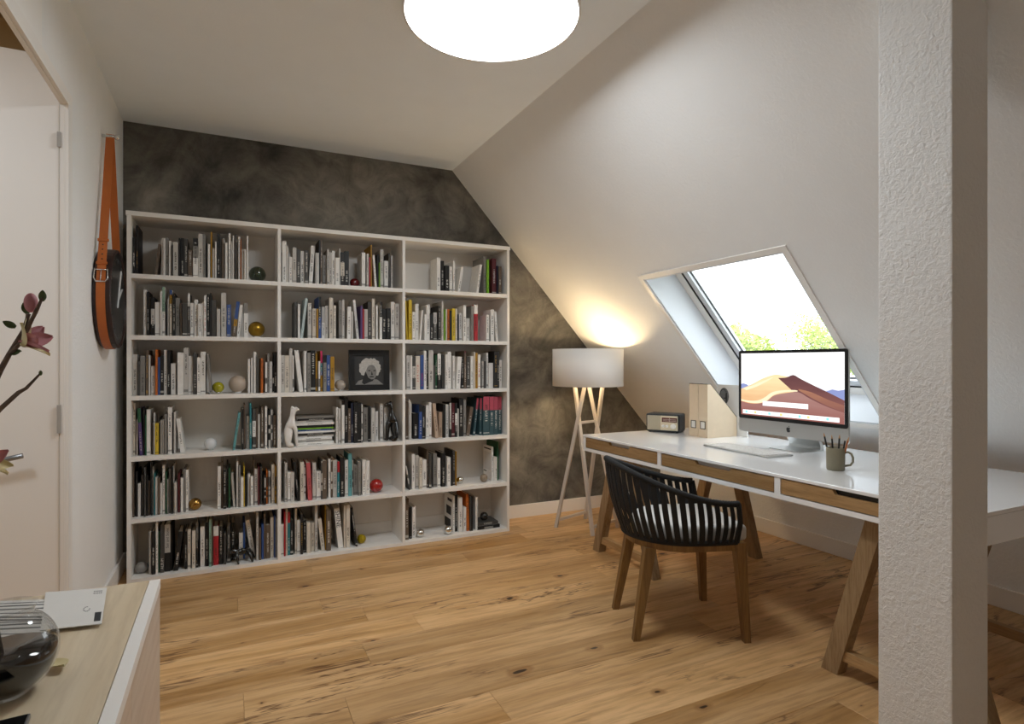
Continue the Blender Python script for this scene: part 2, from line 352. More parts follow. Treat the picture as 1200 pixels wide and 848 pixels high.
# door opening: casing, lining, hinge plates, wall panel above, the hall behind it
d1 = MB(); cw = .058
d1.box(XL, XL+.012, DJ, DJ+cw, 0, DH+cw*.85); d1.box(XL, XL+.012, DN-cw, DN, 0, DH+cw*.85); d1.box(XL, XL+.012, DN, DJ, DH, DH+cw*.85)
door1 = struct(d1.build('door_1', 'trim_white'), 'white door casing around the open doorway', 'door frame')
ln = MB(); ln.box(XL-TL, XL, DJ-.003, DJ, 0, DH); ln.box(XL-TL, XL, DN, DN+.003, 0, DH); ln.box(XL-TL, XL, DN+.003, DJ-.003, DH-.003, DH); ln.build('door_lining', 'trim_white', door1)
for z, hz_ in ((.935, .105), (2.0, .055)): MB().box(XL-.022, XL-.010, DJ-.009, DJ-.003, z, z+hz_).build('hinge', 'pull_plate', door1)
struct(MB().box(XL, XL+.003, 1.45, 2.392, DH+cw*.85, ZC).build('trim_1', 'white_paint'), 'smooth white panel above the doorway', 'panel')
# hall beyond the doorway
HX = XL-1.6
h = MB(); h.box(HX, XL-TL-.001, DJ+.35, DJ+.45, -.12, ZC); h.box(HX-.1, HX, .4, DJ+.45, -.12, ZC); h.box(HX, XL-TL-.001, .4, .5, -.12, ZC)
struct(h.build('wall_hall', 'brass_brown'), 'beige hall wall seen over the hall door', 'wall')
struct(MB().box(HX, XL-TL-.001, .4, DJ+.45, ZC, ZC+.1).build('ceiling_hall', 'brass_brown'), 'tan hall ceiling above the hall door', 'ceiling')
struct(MB().box(HX, XL-TL-.001, .4, DJ+.45, -.12, 0).build('floor_hall', 'floor_oak'), 'hall floor behind the doorway', 'floor')
d2 = struct(MB().box(XL-1.0, XL-TL-.002, DJ+.001, DJ+.041, .008, 2.336, bev=.002).build('door_2', 'white_paint'), 'tall white door leaf standing open behind the doorway', 'door')
hn = MB(); hn.tube([(-.80, DJ-.045, .846), (-.735, DJ-.045, .849), (-.664, DJ-.045, .864)], .0095, 10); hn.tube([(-.80, DJ, .846), (-.80, DJ-.045, .846)], .009, 10); hn.lathe([(.026, 0), (.026, .008)], 20, c=(0, 0, 0)); 
hh = hn.build('door_handle', 'steel', d2)
for v in hh.data.vertices[-40:]: v.co = Vector((-.80+v.co.x, DJ+.001-v.co.z, .846+v.co.y))

# ---------------- skylight
tr = MB(); tw = .03
sbox(tr, WS0-tw, WS0, WY0-tw, WY1+tw, -.008, .002); sbox(tr, WS1, WS1+tw, WY0-tw, WY1+tw, -.008, .002); sbox(tr, WS0, WS1, WY0-tw, WY0, -.008, .002); sbox(tr, WS0, WS1, WY1, WY1+tw, -.008, .002)
win = struct(tr.build('window_1', 'trim_white'), 'skylight in the roof slope above the monitor', 'window')
li = MB(); lt = .012
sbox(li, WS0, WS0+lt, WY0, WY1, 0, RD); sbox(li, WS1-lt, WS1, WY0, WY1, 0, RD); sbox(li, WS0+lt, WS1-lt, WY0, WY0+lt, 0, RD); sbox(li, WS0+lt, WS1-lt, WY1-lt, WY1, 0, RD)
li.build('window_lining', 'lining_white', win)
def ring(mb, m0, m1, n0, n1):   # frame band between margins m0 and m1
    a, b, c, d = WS0, WS1, WY0, WY1
    sbox(mb, a+m0, a+m1, c+m0, d-m0, n0, n1); sbox(mb, b-m1, b-m0, c+m0, d-m0, n0, n1)
    sbox(mb, a+m1, b-m1, c+m0, c+m1, n0, n1); sbox(mb, a+m1, b-m1, d-m1, d-m0, n0, n1)
f = MB(); ring(f, 0, .062, RD, RD+.06); f.build('window_frame', 'trim_white', win)
f = MB(); ring(f, .062, .067, RD+.004, RD+.05); f.build('window_seal', 'black_rubber', win)
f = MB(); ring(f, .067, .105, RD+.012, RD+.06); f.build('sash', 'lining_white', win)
f = MB(); ring(f, .105, .109, RD+.03, RD+.04); f.build('glass_seal', 'black_rubber', win)
f = MB(); sbox(f, WS0+.105, WS1-.105, WY0+.105, WY1-.105, RD+.032, RD+.036); f.build('window_pane', 'window_glass', win)
for s_, yy in ((1.93, WY0+.04), (1.955, WY0+.04)):
    b_ = MB(); b_.beam(slope(s_, yy-.025, RD-.02), slope(s_, yy+.12, RD-.02), .012, .008); b_.build('blind_bar', 'black_plastic' if s_ > 1.94 else 'aluminium', win)

# added fill light out of view, brightens the hall and its door leaf
hl = bpy.data.lights.new('hall_fill', 'AREA'); hl.shape = 'DISK'; hl.size = .4; hl.energy = 15; hl.color = (.88, .95, 1)
ho_ = bpy.data.objects.new('hall_fill', hl); C.objects.link(ho_); ho_.location = (XL-.75, 1.55, ZC-.03)

BOOKS = {
 'A1': [
  (-0.4735,0.0128,0.203,0.0,'k',0.05),(-0.4577,0.0102,0.272,0.0,'k:gold',0.05),(-0.3704,0.0122,0.177,6.1,'n',0.04),
  (-0.3381,0.0075,0.217,0.0,'w',0.07),(-0.3286,0.0099,0.215,0.0,'k.3w',0.06),(-0.318,0.015,0.22,0.0,'g',0.06),(-0.3004,0.0106,0.201,0.0,'w',0.05),
  (-0.2872,0.0056,0.175,0.0,'k',0.04),(-0.2797,0.0244,0.195,0.0,'l',0.04),(-0.2522,0.007,0.219,0.0,'r.25k',0.04),
  (-0.2441,0.0179,0.223,0.0,'k:white',0.06),(-0.2256,0.0173,0.221,0.0,'d',0.06),(-0.2059,0.0218,0.159,0.0,'n',0.05),
  (-0.1811,0.0251,0.225,0.0,'k.2g.3w',0.04),(-0.1545,0.0221,0.255,0.0,'l',0.05),(-0.1313,0.0129,0.255,0.0,'g',0.06),
  (-0.1145,0.006,0.205,0.0,'k',0.06),(-0.1064,0.0112,0.2,0.0,'w',0.05),(-0.092,0.0066,0.272,0.0,'a',0.05),(-0.0827,0.0126,0.177,0.0,'l',0.05),
  (-0.0687,0.0067,0.216,0.0,'w',0.04),(-0.0596,0.016,0.264,0.0,'k',0.05),(-0.0417,0.0061,0.247,0.0,'d',0.05),(-0.0329,0.0061,0.234,0.0,'n',0.04),
  (-0.0258,0.0075,0.241,0.0,'l',0.07),(-0.0163,0.0115,0.216,0.0,'w',0.05),(0.0012,0.0102,0.272,0.0,'w',0.05),(0.0146,0.0075,0.226,0.0,'l',0.05),
  (0.0241,0.0048,0.26,0.0,'w',0.05),(0.0363,0.0076,0.269,0.0,'d',0.05),(0.0527,0.009,0.259,0.0,'l',0.05),(0.0639,0.0049,0.249,0.0,'o',0.07),
  (0.0708,0.0132,0.187,0.0,'l',0.07),(0.0855,0.0104,0.185,0.0,'w',0.05),(0.0977,0.0077,0.265,0.0,'w',0.04),],
 'A2': [
  (-0.4228,0.0139,0.255,0.0,'w',0.06),(-0.4066,0.0103,0.244,0.0,'k',0.05),(-0.3952,0.006,0.215,0.0,'d',0.07),
  (-0.3876,0.0177,0.214,0.0,'k.3l.4k',0.06),(-0.368,0.0228,0.188,0.0,'w',0.06),(-0.3425,0.008,0.251,0.0,'w',0.05),
  (-0.3327,0.013,0.273,0.0,'s.5w',0.05),(-0.3178,0.0093,0.195,0.0,'k',0.05),(-0.3075,0.0069,0.211,0.0,'w',0.06),
  (-0.2973,0.0119,0.259,0.0,'b.1a.2c',0.05),(-0.281,0.0113,0.239,0.0,'k',0.04),(-0.2686,0.0202,0.217,0.0,'g',0.06),
  (-0.2453,0.0083,0.187,0.0,'n',0.05),(-0.2339,0.0247,0.187,0.0,'d',0.04),(-0.2078,0.0109,0.244,0.0,'w.3d',0.05),(-0.1956,0.0155,0.191,0.0,'w',0.06),
  (-0.1767,0.0188,0.213,0.0,'w',0.07),(-0.1558,0.0188,0.188,0.0,'w',0.05),(-0.1354,0.0072,0.199,0.0,'s.1w',0.06),
  (-0.1266,0.0118,0.237,0.0,'w:red',0.05),(-0.1119,0.0139,0.246,0.0,'k',0.06),(-0.0962,0.0093,0.254,0.0,'k',0.06),
  (-0.0856,0.0232,0.214,0.0,'d:white',0.06),(-0.0603,0.018,0.162,0.0,'l',0.05),(-0.0378,0.0262,0.258,0.0,'l',0.06),(-0.0083,0.0224,0.19,0.0,'b',0.06),
  (0.0187,0.0184,0.209,6.5,'b.5a.2n',0.05),(0.0445,0.0151,0.19,5.1,'w',0.05),(0.0828,0.0215,0.202,0.0,'g.3w',0.05),],
 'A3': [
  (-0.4735,0.0218,0.227,0.0,'l',0.05),(-0.4487,0.0113,0.191,0.0,'d',0.04),(-0.4362,0.0228,0.219,0.0,'g',0.04),
  (-0.4097,0.0103,0.251,0.0,'n:gold',0.04),(-0.3984,0.0065,0.223,0.0,'w',0.06),(-0.3874,0.0178,0.162,0.0,'w',0.07),
  (-0.3658,0.0098,0.255,0.0,'o',0.05),(-0.3549,0.0097,0.212,0.0,'t.8b',0.06),(-0.3434,0.0167,0.22,0.0,'k',0.06),(-0.3257,0.0144,0.252,0.0,'w',0.07),
  (-0.31,0.0144,0.252,0.0,'k',0.06),(-0.292,0.0233,0.177,0.0,'w',0.07),(-0.2591,0.0297,0.238,0.0,'w',0.05),(-0.2282,0.0229,0.266,0.0,'l',0.05),
  (-0.2044,0.0213,0.22,0.0,'w',0.07),(-0.1803,0.0174,0.235,0.0,'d',0.05),(-0.1606,0.0162,0.211,0.0,'w',0.04),(-0.1433,0.0242,0.245,0.0,'w',0.06),
  (-0.0972,0.0125,0.23,-4.1,'g',0.05),(0.1054,0.0112,0.203,0.0,'w',0.07),(0.1221,0.0092,0.21,0.0,'w',0.07),(0.1357,0.0134,0.245,0.0,'w',0.06),
  (0.1507,0.0106,0.218,0.0,'d',0.05),(0.1745,0.0121,0.207,0.0,'o',0.05),(0.1985,0.0107,0.184,0.0,'w',0.05),(0.2111,0.0108,0.234,0.0,'g',0.06),
  (0.2238,0.0152,0.186,0.0,'w',0.07),(0.2404,0.0066,0.164,0.0,'k',0.06),(0.2483,0.0145,0.245,0.0,'k',0.05),],
 'A4': [
  (-0.4735,0.0104,0.287,0.0,'c',0.07),(-0.4565,0.0054,0.199,0.0,'c',0.06),(-0.4397,0.015,0.26,-2.6,'e.3u',0.05),(-0.4235,0.0072,0.259,0.0,'k',0.05),
  (-0.4134,0.006,0.224,0.0,'e',0.04),(-0.4061,0.0163,0.253,0.0,'w',0.04),(-0.3887,0.0105,0.174,0.0,'n',0.07),(-0.3744,0.0055,0.234,0.0,'l',0.05),
  (-0.3677,0.0172,0.175,0.0,'y',0.05),(-0.3477,0.0044,0.205,0.0,'k',0.06),(-0.3422,0.0081,0.191,0.0,'l',0.06),(-0.3314,0.0068,0.193,0.0,'l',0.05),
  (-0.3213,0.0111,0.224,0.0,'g',0.04),(-0.3054,0.0193,0.262,0.0,'w',0.05),(-0.2849,0.0069,0.232,0.0,'k',0.05),(-0.2767,0.0094,0.234,0.0,'l',0.05),
  (-0.2447,0.0184,0.195,-6.3,'w',0.06),(0.0227,0.0116,0.22,8.1,'T',0.04),(0.0702,0.011,0.239,0.0,'k',0.04),(0.0828,0.0077,0.264,0.0,'n',0.05),
  (0.097,0.0154,0.195,0.0,'w',0.07),(0.1135,0.0098,0.271,0.0,'t',0.04),(0.1284,0.0182,0.236,0.0,'d.3w.4d',0.05),(0.1487,0.0099,0.234,0.0,'n',0.07),
  (0.1599,0.0121,0.203,0.0,'w',0.07),(0.1759,0.0135,0.249,0.0,'n',0.05),(0.1966,0.0121,0.249,0.0,'w',0.04),(0.2169,0.0108,0.225,0.0,'k',0.05),
  (0.2298,0.0094,0.228,0.0,'l',0.05),(0.2433,0.0159,0.193,0.0,'n',0.05),],
 'A5': [
  (-0.4735,0.0069,0.282,0.0,'n',0.05),(-0.4655,0.0044,0.181,0.0,'k',0.07),(-0.4589,0.0078,0.249,0.0,'k',0.06),(-0.4493,0.0126,0.181,0.0,'w',0.06),
  (-0.4348,0.0103,0.228,0.0,'d',0.07),(-0.4182,0.0078,0.274,0.0,'d',0.04),(-0.4084,0.0073,0.225,0.0,'k',0.05),(-0.4,0.007,0.194,0.0,'n',0.06),
  (-0.389,0.0079,0.298,0.0,'k',0.05),(-0.3803,0.0055,0.268,0.0,'l',0.06),(-0.3726,0.0055,0.233,0.0,'t',0.05),(-0.3658,0.0092,0.211,0.0,'l',0.05),
  (-0.3548,0.0105,0.206,0.0,'n',0.05),(-0.3434,0.0093,0.175,0.0,'w',0.06),(-0.3323,0.0118,0.274,0.0,'w',0.06),(-0.3154,0.0044,0.236,0.0,'e',0.05),
  (-0.3099,0.0076,0.196,0.0,'g',0.05),(-0.3012,0.0094,0.251,0.0,'g',0.06),(-0.2872,0.0056,0.264,0.0,'k',0.04),(-0.2792,0.0044,0.269,0.0,'l',0.05),
  (-0.2729,0.0113,0.176,0.0,'l',0.04),(-0.2573,0.0108,0.222,0.0,'m',0.06),(-0.2428,0.0121,0.197,0.0,'w',0.05),(-0.2288,0.0096,0.246,0.0,'g',0.05),
  (-0.2174,0.0121,0.238,0.0,'w',0.05),(-0.0563,0.0167,0.247,0.0,'w',0.05),(-0.0378,0.0101,0.274,0.0,'n',0.06),(-0.0263,0.0154,0.228,0.0,'k',0.04),
  (-0.0096,0.0095,0.254,0.0,'k',0.06),(0.0012,0.0088,0.232,0.0,'e',0.05),(0.0255,0.0116,0.199,-3.3,'l',0.06),(0.0431,0.0089,0.27,0.0,'w',0.05),
  (0.0539,0.0103,0.244,0.0,'g',0.04),(0.0661,0.0138,0.176,0.0,'w',0.04),(0.0812,0.0049,0.239,0.0,'y',0.04),(0.0894,0.009,0.181,0.0,'k',0.04),
  (0.104,0.0133,0.184,0.0,'w',0.07),(0.1187,0.0147,0.175,0.0,'w',0.05),(0.1357,0.0044,0.273,0.0,'n',0.06),(0.141,0.017,0.213,0.0,'w',0.07),
  (0.1591,0.0078,0.227,0.0,'m',0.05),(0.1722,0.0107,0.224,0.0,'d',0.06),(0.1881,0.0135,0.18,0.0,'k:white',0.04),(0.2047,0.0079,0.199,0.0,'o',0.06),
  (0.2175,0.0108,0.194,0.0,'l',0.06),(0.2347,0.0166,0.233,0.0,'c',0.06),(0.2526,0.008,0.224,0.0,'a',0.05),],
 'A6': [
  (-0.3957,0.0097,0.239,0.0,'l',0.05),(-0.3831,0.0164,0.241,0.0,'k:white',0.04),(-0.3631,0.0098,0.287,0.0,'w',0.04),
  (-0.3521,0.0068,0.231,0.0,'e',0.06),(-0.3425,0.0191,0.267,0.0,'d',0.05,'ALBUM'),(-0.3224,0.0281,0.265,0.0,'l.6k',0.06,'Sun and Stone'),
  (-0.2933,0.0069,0.257,0.0,'k',0.07),(-0.2786,0.0226,0.22,6.5,'k:white',0.05),(-0.2243,0.0122,0.214,0.0,'k',0.06),
  (-0.2085,0.0147,0.226,0.0,'c',0.05),(-0.1867,0.0174,0.216,0.0,'c',0.05),(-0.1666,0.0111,0.262,0.0,'g.4k',0.06),(-0.1446,0.0216,0.232,0.0,'w',0.06),
  (-0.1198,0.0164,0.253,0.0,'k',0.06),(-0.0996,0.0118,0.274,0.0,'s',0.04),(-0.086,0.0053,0.278,0.0,'n',0.05),(-0.0777,0.0259,0.225,0.0,'w.25r',0.06),
  (-0.0485,0.0194,0.222,0.0,'k',0.06),(-0.0243,0.0128,0.181,0.0,'d',0.05),(-0.0063,0.0163,0.237,0.0,'d',0.07),(0.0149,0.02,0.225,0.0,'k:white',0.105),
  (0.0576,0.0202,0.159,0.0,'w',0.105),(0.0798,0.0106,0.218,0.0,'t.1r.2o.2b',0.105),(0.1253,0.0241,0.231,-8.6,'w',0.105),
  (0.1503,0.0106,0.283,0.0,'l',0.04),(0.1643,0.0106,0.19,0.0,'n',0.04),(0.1788,0.0114,0.208,0.0,'b',0.05),(0.1914,0.0093,0.268,0.0,'n',0.05),
  (0.2028,0.0207,0.201,0.0,'n',0.05),(0.2275,0.018,0.242,0.0,'c',0.06),(0.2483,0.0066,0.254,0.0,'b',0.05),(0.256,0.008,0.241,0.0,'g',0.05),],
 'B1': [
  (0.2845,0.007,0.185,0.0,'k',0.06),(0.2938,0.0236,0.253,0.0,'w',0.05),(0.3192,0.0103,0.225,0.0,'l',0.05),(0.3326,0.0189,0.16,0.0,'w',0.05),
  (0.3524,0.0214,0.216,0.0,'l',0.04),(0.3767,0.0204,0.211,0.0,'d',0.05),(0.4,0.0218,0.202,0.0,'w',0.06),(0.4229,0.0203,0.207,0.0,'d',0.04),
  (0.448,0.0214,0.24,3.3,'w',0.06),(0.4878,0.0083,0.2,0.0,'l',0.06),(0.4993,0.0096,0.202,0.0,'w',0.07),(0.5108,0.0077,0.285,0.0,'k',0.07),
  (0.5197,0.0097,0.291,0.0,'n',0.07),(0.5326,0.0213,0.19,0.0,'g',0.07),(0.555,0.0112,0.224,0.0,'l',0.04),(0.5704,0.015,0.209,0.0,'l',0.06),
  (0.5866,0.0176,0.219,0.0,'w',0.06),(0.6053,0.0231,0.175,0.0,'w',0.04),(0.6336,0.0044,0.239,0.0,'o.35w',0.06),
  (0.6391,0.0225,0.213,0.0,'k.3c.4k',0.05),(0.6653,0.0259,0.224,0.0,'k',0.06),(0.7704,0.0225,0.222,0.0,'w',0.05),(0.8016,0.013,0.217,0.0,'l',0.05),
  (0.818,0.0076,0.196,0.0,'r',0.05),(0.8319,0.0077,0.28,0.0,'a',0.07),(0.8566,0.0133,0.214,-4.1,'w',0.06),(0.8735,0.0085,0.221,0.0,'w.5k',0.07),
  (0.883,0.0047,0.166,0.0,'f',0.05),(0.8921,0.0204,0.254,0.0,'l',0.06),(0.9186,0.0247,0.182,0.0,'w',0.06),(0.9444,0.0091,0.234,0.0,'d',0.05),
  (0.9634,0.0122,0.221,0.0,'l',0.07),],
 'B2': [
  (0.3651,0.018,0.223,0.0,'d',0.07),(0.3841,0.0117,0.21,0.0,'w',0.05),(0.3977,0.0143,0.247,6.8,'S',0.05),(0.4424,0.0208,0.22,0.0,'l',0.06),
  (0.4688,0.0235,0.185,0.0,'c',0.06),(0.4934,0.0083,0.184,0.0,'a',0.04),(0.5043,0.0159,0.26,0.0,'k.5b',0.05),(0.5261,0.0187,0.2,0.0,'l.5w',0.07),
  (0.5467,0.0175,0.207,0.0,'l',0.07),(0.5696,0.0227,0.256,0.0,'c',0.05),(0.5934,0.0142,0.209,0.0,'c',0.04),(0.6297,0.0198,0.244,0.0,'g',0.06),
  (0.6507,0.0126,0.251,0.0,'l',0.06),(0.6787,0.0213,0.205,0.8,'w',0.05),(0.7033,0.0127,0.175,0.0,'l',0.05),(0.7426,0.015,0.252,-5.5,'w',0.07),
  (0.7616,0.0109,0.214,0.0,'u',0.04),(0.7758,0.0089,0.195,0.0,'r',0.05),(0.7908,0.0213,0.195,0.0,'l',0.07),(0.8141,0.0228,0.243,0.0,'d',0.07),
  (0.838,0.0173,0.264,0.0,'c',0.06),(0.8643,0.0105,0.222,0.0,'w',0.06),(0.8879,0.0154,0.245,0.0,'k.4w:white',0.06),
  (0.907,0.0261,0.202,0.0,'k:white',0.07),(0.9342,0.0247,0.205,0.0,'k',0.06),(0.9623,0.0235,0.249,0.0,'w',0.06),(0.987,0.0262,0.238,0.0,'l',0.05),],
 'B3': [
  (0.2845,0.0224,0.225,0.0,'l',0.04),(0.3089,0.0243,0.225,0.0,'c',0.05),(0.335,0.0165,0.268,0.0,'l',0.05),(0.3524,0.0067,0.225,0.0,'w',0.04),
  (0.3938,0.023,0.257,-6.6,'w',0.06),(0.42,0.0131,0.253,0.0,'w',0.05),(0.4376,0.0188,0.242,0.0,'g',0.04),(0.46,0.0272,0.256,0.0,'k',0.06),
  (0.4891,0.0083,0.239,0.0,'a',0.06),(0.5043,0.0102,0.19,0.0,'w',0.05),(0.5171,0.0122,0.254,0.0,'v.3t.2b.1a',0.06),
  (0.5322,0.0186,0.226,0.0,'k.2g',0.04),(0.5541,0.02,0.228,0.0,'b',0.05),(0.576,0.024,0.218,0.0,'a',0.05),],
 'B4': [
  (0.2878,0.0086,0.24,0.0,'l',0.14),(0.6127,0.0112,0.229,0.0,'w',0.06),(0.625,0.0143,0.221,0.0,'l',0.05),(0.6468,0.0166,0.27,0.0,'k.1w',0.06),
  (0.6653,0.0193,0.29,0.0,'k',0.06),(0.6865,0.0167,0.218,0.0,'n',0.06),(0.7045,0.0134,0.255,0.0,'i',0.06),(0.719,0.0239,0.259,0.0,'k',0.04),
  (0.7442,0.0216,0.255,0.0,'k',0.04),(0.767,0.0061,0.244,0.0,'w',0.04),(0.784,0.0281,0.221,0.0,'g',0.07),(0.8132,0.016,0.228,0.0,'k',0.06),
  (0.8303,0.022,0.218,0.0,'l',0.04),(0.8644,0.0189,0.193,0.0,'w',0.085),(0.8965,0.0191,0.241,0.0,'w',0.085),(0.9289,0.0178,0.215,-2.3,'w',0.085),],
 'B5': [
  (0.3091,0.014,0.24,0.0,'l',0.06),(0.324,0.0177,0.18,0.0,'w',0.05),(0.3426,0.0189,0.18,0.0,'l',0.04),(0.3816,0.013,0.241,-5.8,'k',0.05),
  (0.3966,0.0204,0.238,0.0,'c',0.04),(0.4211,0.0081,0.212,0.0,'w',0.06),(0.4426,0.0232,0.232,-2.9,'p',0.04),(0.4689,0.0209,0.227,0.0,'l',0.05),
  (0.4929,0.0248,0.174,0.0,'w',0.05),(0.5188,0.0071,0.244,0.0,'d',0.04),(0.5271,0.025,0.24,0.0,'n',0.04),(0.5646,0.0136,0.244,0.0,'w',0.06),
  (0.5814,0.0085,0.257,0.0,'n',0.06),(0.5931,0.0242,0.235,0.0,'l',0.06),(0.6184,0.013,0.225,0.0,'r.3t',0.05),(0.6359,0.0257,0.25,0.0,'k',0.05),
  (0.6666,0.0193,0.229,0.0,'w',0.06),(0.687,0.021,0.271,0.0,'T',0.05),(0.7118,0.0061,0.238,0.0,'l',0.06),(0.7212,0.0236,0.192,0.0,'g',0.06),
  (0.7459,0.0178,0.214,0.0,'g',0.04),(0.7724,0.0211,0.225,0.0,'w',0.04),(0.7954,0.0225,0.217,0.0,'w',0.04),],
 'B6': [
  (0.2845,0.0191,0.194,0.0,'w',0.06),(0.3046,0.0079,0.268,0.0,'r',0.05),(0.3152,0.0091,0.283,0.0,'c',0.06),(0.3261,0.0128,0.263,0.0,'r.25t',0.06),
  (0.3408,0.0166,0.211,0.0,'k:white',0.06),(0.3681,0.0099,0.278,0.0,'c',0.07),(0.3801,0.018,0.207,0.0,'w',0.06),
  (0.3992,0.0129,0.246,0.0,'k:gold',0.04),(0.4172,0.0169,0.2,0.0,'k:white',0.07),(0.435,0.022,0.187,0.0,'c',0.05),(0.4625,0.0203,0.178,0.0,'c',0.07),
  (0.4839,0.0147,0.287,0.0,'l',0.05),(0.5241,0.0206,0.201,-6.4,'c',0.06),(0.5459,0.0044,0.278,0.0,'a',0.06),(0.5514,0.0264,0.254,0.0,'n',0.04),
  (0.6258,0.0323,0.254,-5.9,'w',0.06,'SHINE'),(0.6592,0.009,0.271,0.0,'c',0.05),(0.6721,0.0239,0.272,0.0,'c',0.05),
  (0.732,0.0128,0.253,-7.2,'k:white',0.05),],
 'C1': [
  (1.2746,0.0244,0.227,0.0,'w',0.05),(1.3105,0.022,0.213,0.0,'k',0.07),(1.3336,0.0293,0.18,0.0,'k:white',0.05),(1.3648,0.0195,0.174,0.0,'w',0.05),
  (1.3954,0.0129,0.217,0.0,'w',0.06),(1.4241,0.0171,0.177,8.8,'w',0.05),(1.564,0.0155,0.206,7.8,'w',0.05),(1.6245,0.0172,0.264,0.0,'g',0.06),
  (1.6428,0.013,0.242,0.0,'f',0.04),(1.6932,0.0312,0.259,0.0,'m',0.07),(1.7255,0.0051,0.207,0.0,'i',0.05),(1.7317,0.0219,0.2,0.0,'n',0.04),],
 'C2': [
  (1.071,0.0082,0.262,-2.5,'y',0.07),(1.0803,0.0197,0.267,0.0,'y',0.05),(1.1012,0.0175,0.187,0.0,'w',0.04),(1.1264,0.0224,0.243,0.0,'w',0.06),
  (1.1499,0.0095,0.2,4.6,'w',0.04),(1.1912,0.0117,0.177,0.0,'w',0.06),(1.2073,0.0235,0.241,0.0,'w',0.07),(1.2319,0.0179,0.181,0.0,'k',0.06),
  (1.253,0.0244,0.19,0.0,'l.4d',0.06),(1.2892,0.0153,0.237,0.0,'d',0.06),(1.3055,0.0125,0.267,0.0,'l',0.04),(1.3283,0.0101,0.213,0.0,'f',0.06),
  (1.3395,0.0074,0.219,0.0,'c',0.05),(1.3537,0.0142,0.217,0.0,'o',0.06),(1.3689,0.0114,0.207,0.0,'k:white',0.05),(1.3836,0.0237,0.221,0.0,'y',0.05),
  (1.4092,0.0116,0.222,0.0,'c',0.05),(1.4269,0.0062,0.184,0.0,'i',0.05),(1.4426,0.0186,0.193,0.0,'w',0.07),(1.4625,0.0199,0.246,0.0,'w',0.04),
  (1.4962,0.0244,0.159,0.0,'w',0.07),(1.5217,0.0174,0.245,0.0,'g',0.04),(1.5506,0.0274,0.255,0.0,'w.25r',0.06),(1.6394,0.0208,0.187,0.0,'w',0.05),
  (1.6665,0.0094,0.154,0.0,'g',0.06),(1.678,0.0253,0.227,0.0,'w',0.06),(1.7212,0.0154,0.215,-4.5,'w',0.06),],
 'C3': [
  (1.0642,0.0245,0.228,0.0,'l',0.05),(1.0947,0.0108,0.229,0.0,'w',0.06),(1.1074,0.021,0.223,0.0,'d.3l.35d',0.06),
  (1.1302,0.0288,0.226,0.0,'c:red',0.06),(1.1622,0.0226,0.232,0.0,'b:red',0.06),(1.1867,0.0169,0.26,0.0,'w',0.06),(1.2048,0.0111,0.264,0.0,'k',0.06),
  (1.217,0.0321,0.264,0.0,'l',0.05),(1.2523,0.0105,0.164,0.0,'d',0.05),(1.2674,0.0112,0.233,0.0,'e',0.06),(1.2798,0.0232,0.242,0.0,'w.6k',0.05),
  (1.3158,0.0194,0.236,0.0,'d',0.07),(1.3363,0.0126,0.236,0.0,'w',0.05),(1.3501,0.0262,0.255,0.0,'w',0.05),(1.3927,0.0156,0.227,0.0,'w',0.06),
  (1.4094,0.0294,0.221,3.0,'w',0.04),(1.4572,0.0145,0.218,0.0,'k',0.06),(1.4728,0.0149,0.261,0.0,'m.05n',0.05),(1.5004,0.023,0.224,0.0,'d',0.07),
  (1.5244,0.0214,0.226,0.0,'w',0.06),(1.5469,0.0088,0.257,0.0,'c',0.05),(1.5577,0.0162,0.249,0.0,'a',0.05),(1.5759,0.0191,0.237,0.0,'w:red',0.05),
  (1.5983,0.0057,0.218,0.0,'k',0.05),(1.6096,0.0143,0.191,0.0,'l',0.06),(1.625,0.0124,0.192,0.0,'d',0.05),(1.6494,0.0123,0.251,0.0,'w',0.07),
  (1.6628,0.0333,0.178,0.0,'w',0.06),(1.6972,0.0238,0.258,0.0,'k:gold',0.04),(1.7223,0.0131,0.261,0.0,'k',0.04),(1.7459,0.0184,0.199,0.0,'w',0.06),],
 'C4': [
  (1.0647,0.0171,0.247,0.0,'n',0.07),(1.0829,0.0058,0.267,0.0,'w',0.05),(1.0906,0.007,0.254,0.0,'l',0.05),(1.1154,0.0339,0.171,0.0,'k:white',0.07),
  (1.1502,0.0199,0.227,0.0,'k.2b',0.05),(1.172,0.02,0.221,0.0,'k',0.05),(1.1978,0.0201,0.223,0.0,'w',0.05),(1.2198,0.0163,0.241,0.0,'w',0.05),
  (1.2627,0.0223,0.235,-5.6,'N',0.04),(1.2938,0.0219,0.173,0.0,'N',0.06),(1.3168,0.0145,0.226,0.0,'k',0.04),(1.3416,0.0195,0.224,0.0,'w',0.06),
  (1.3622,0.0118,0.236,0.0,'l.75k',0.04),(1.3809,0.021,0.233,0.0,'m:white',0.05),(1.403,0.0141,0.233,0.0,'k.3w.35k',0.04),
  (1.4228,0.0103,0.193,0.0,'l',0.05),(1.4364,0.0267,0.263,0.0,'k',0.05),(1.4716,0.0187,0.254,0.0,'g',0.06),(1.4923,0.0229,0.202,8.6,'n',0.06),
  (1.5463,0.0148,0.261,6.7,'P.3J',0.07),(1.5913,0.0163,0.261,0.8,'P.3J',0.06),(1.6124,0.0462,0.272,0.0,'P.35J',0.04),
  (1.6621,0.0309,0.27,0.0,'P.35J',0.04),(1.6994,0.0297,0.269,0.0,'P.35J',0.05),(1.7403,0.0271,0.267,0.0,'P.35J',0.07),],
 'C5': [
  (1.0858,0.0089,0.169,-9.5,'d',0.06),(1.1065,0.0211,0.237,0.0,'w',0.07),(1.1319,0.0199,0.226,0.0,'l',0.07),(1.1529,0.0185,0.209,0.0,'c',0.05),
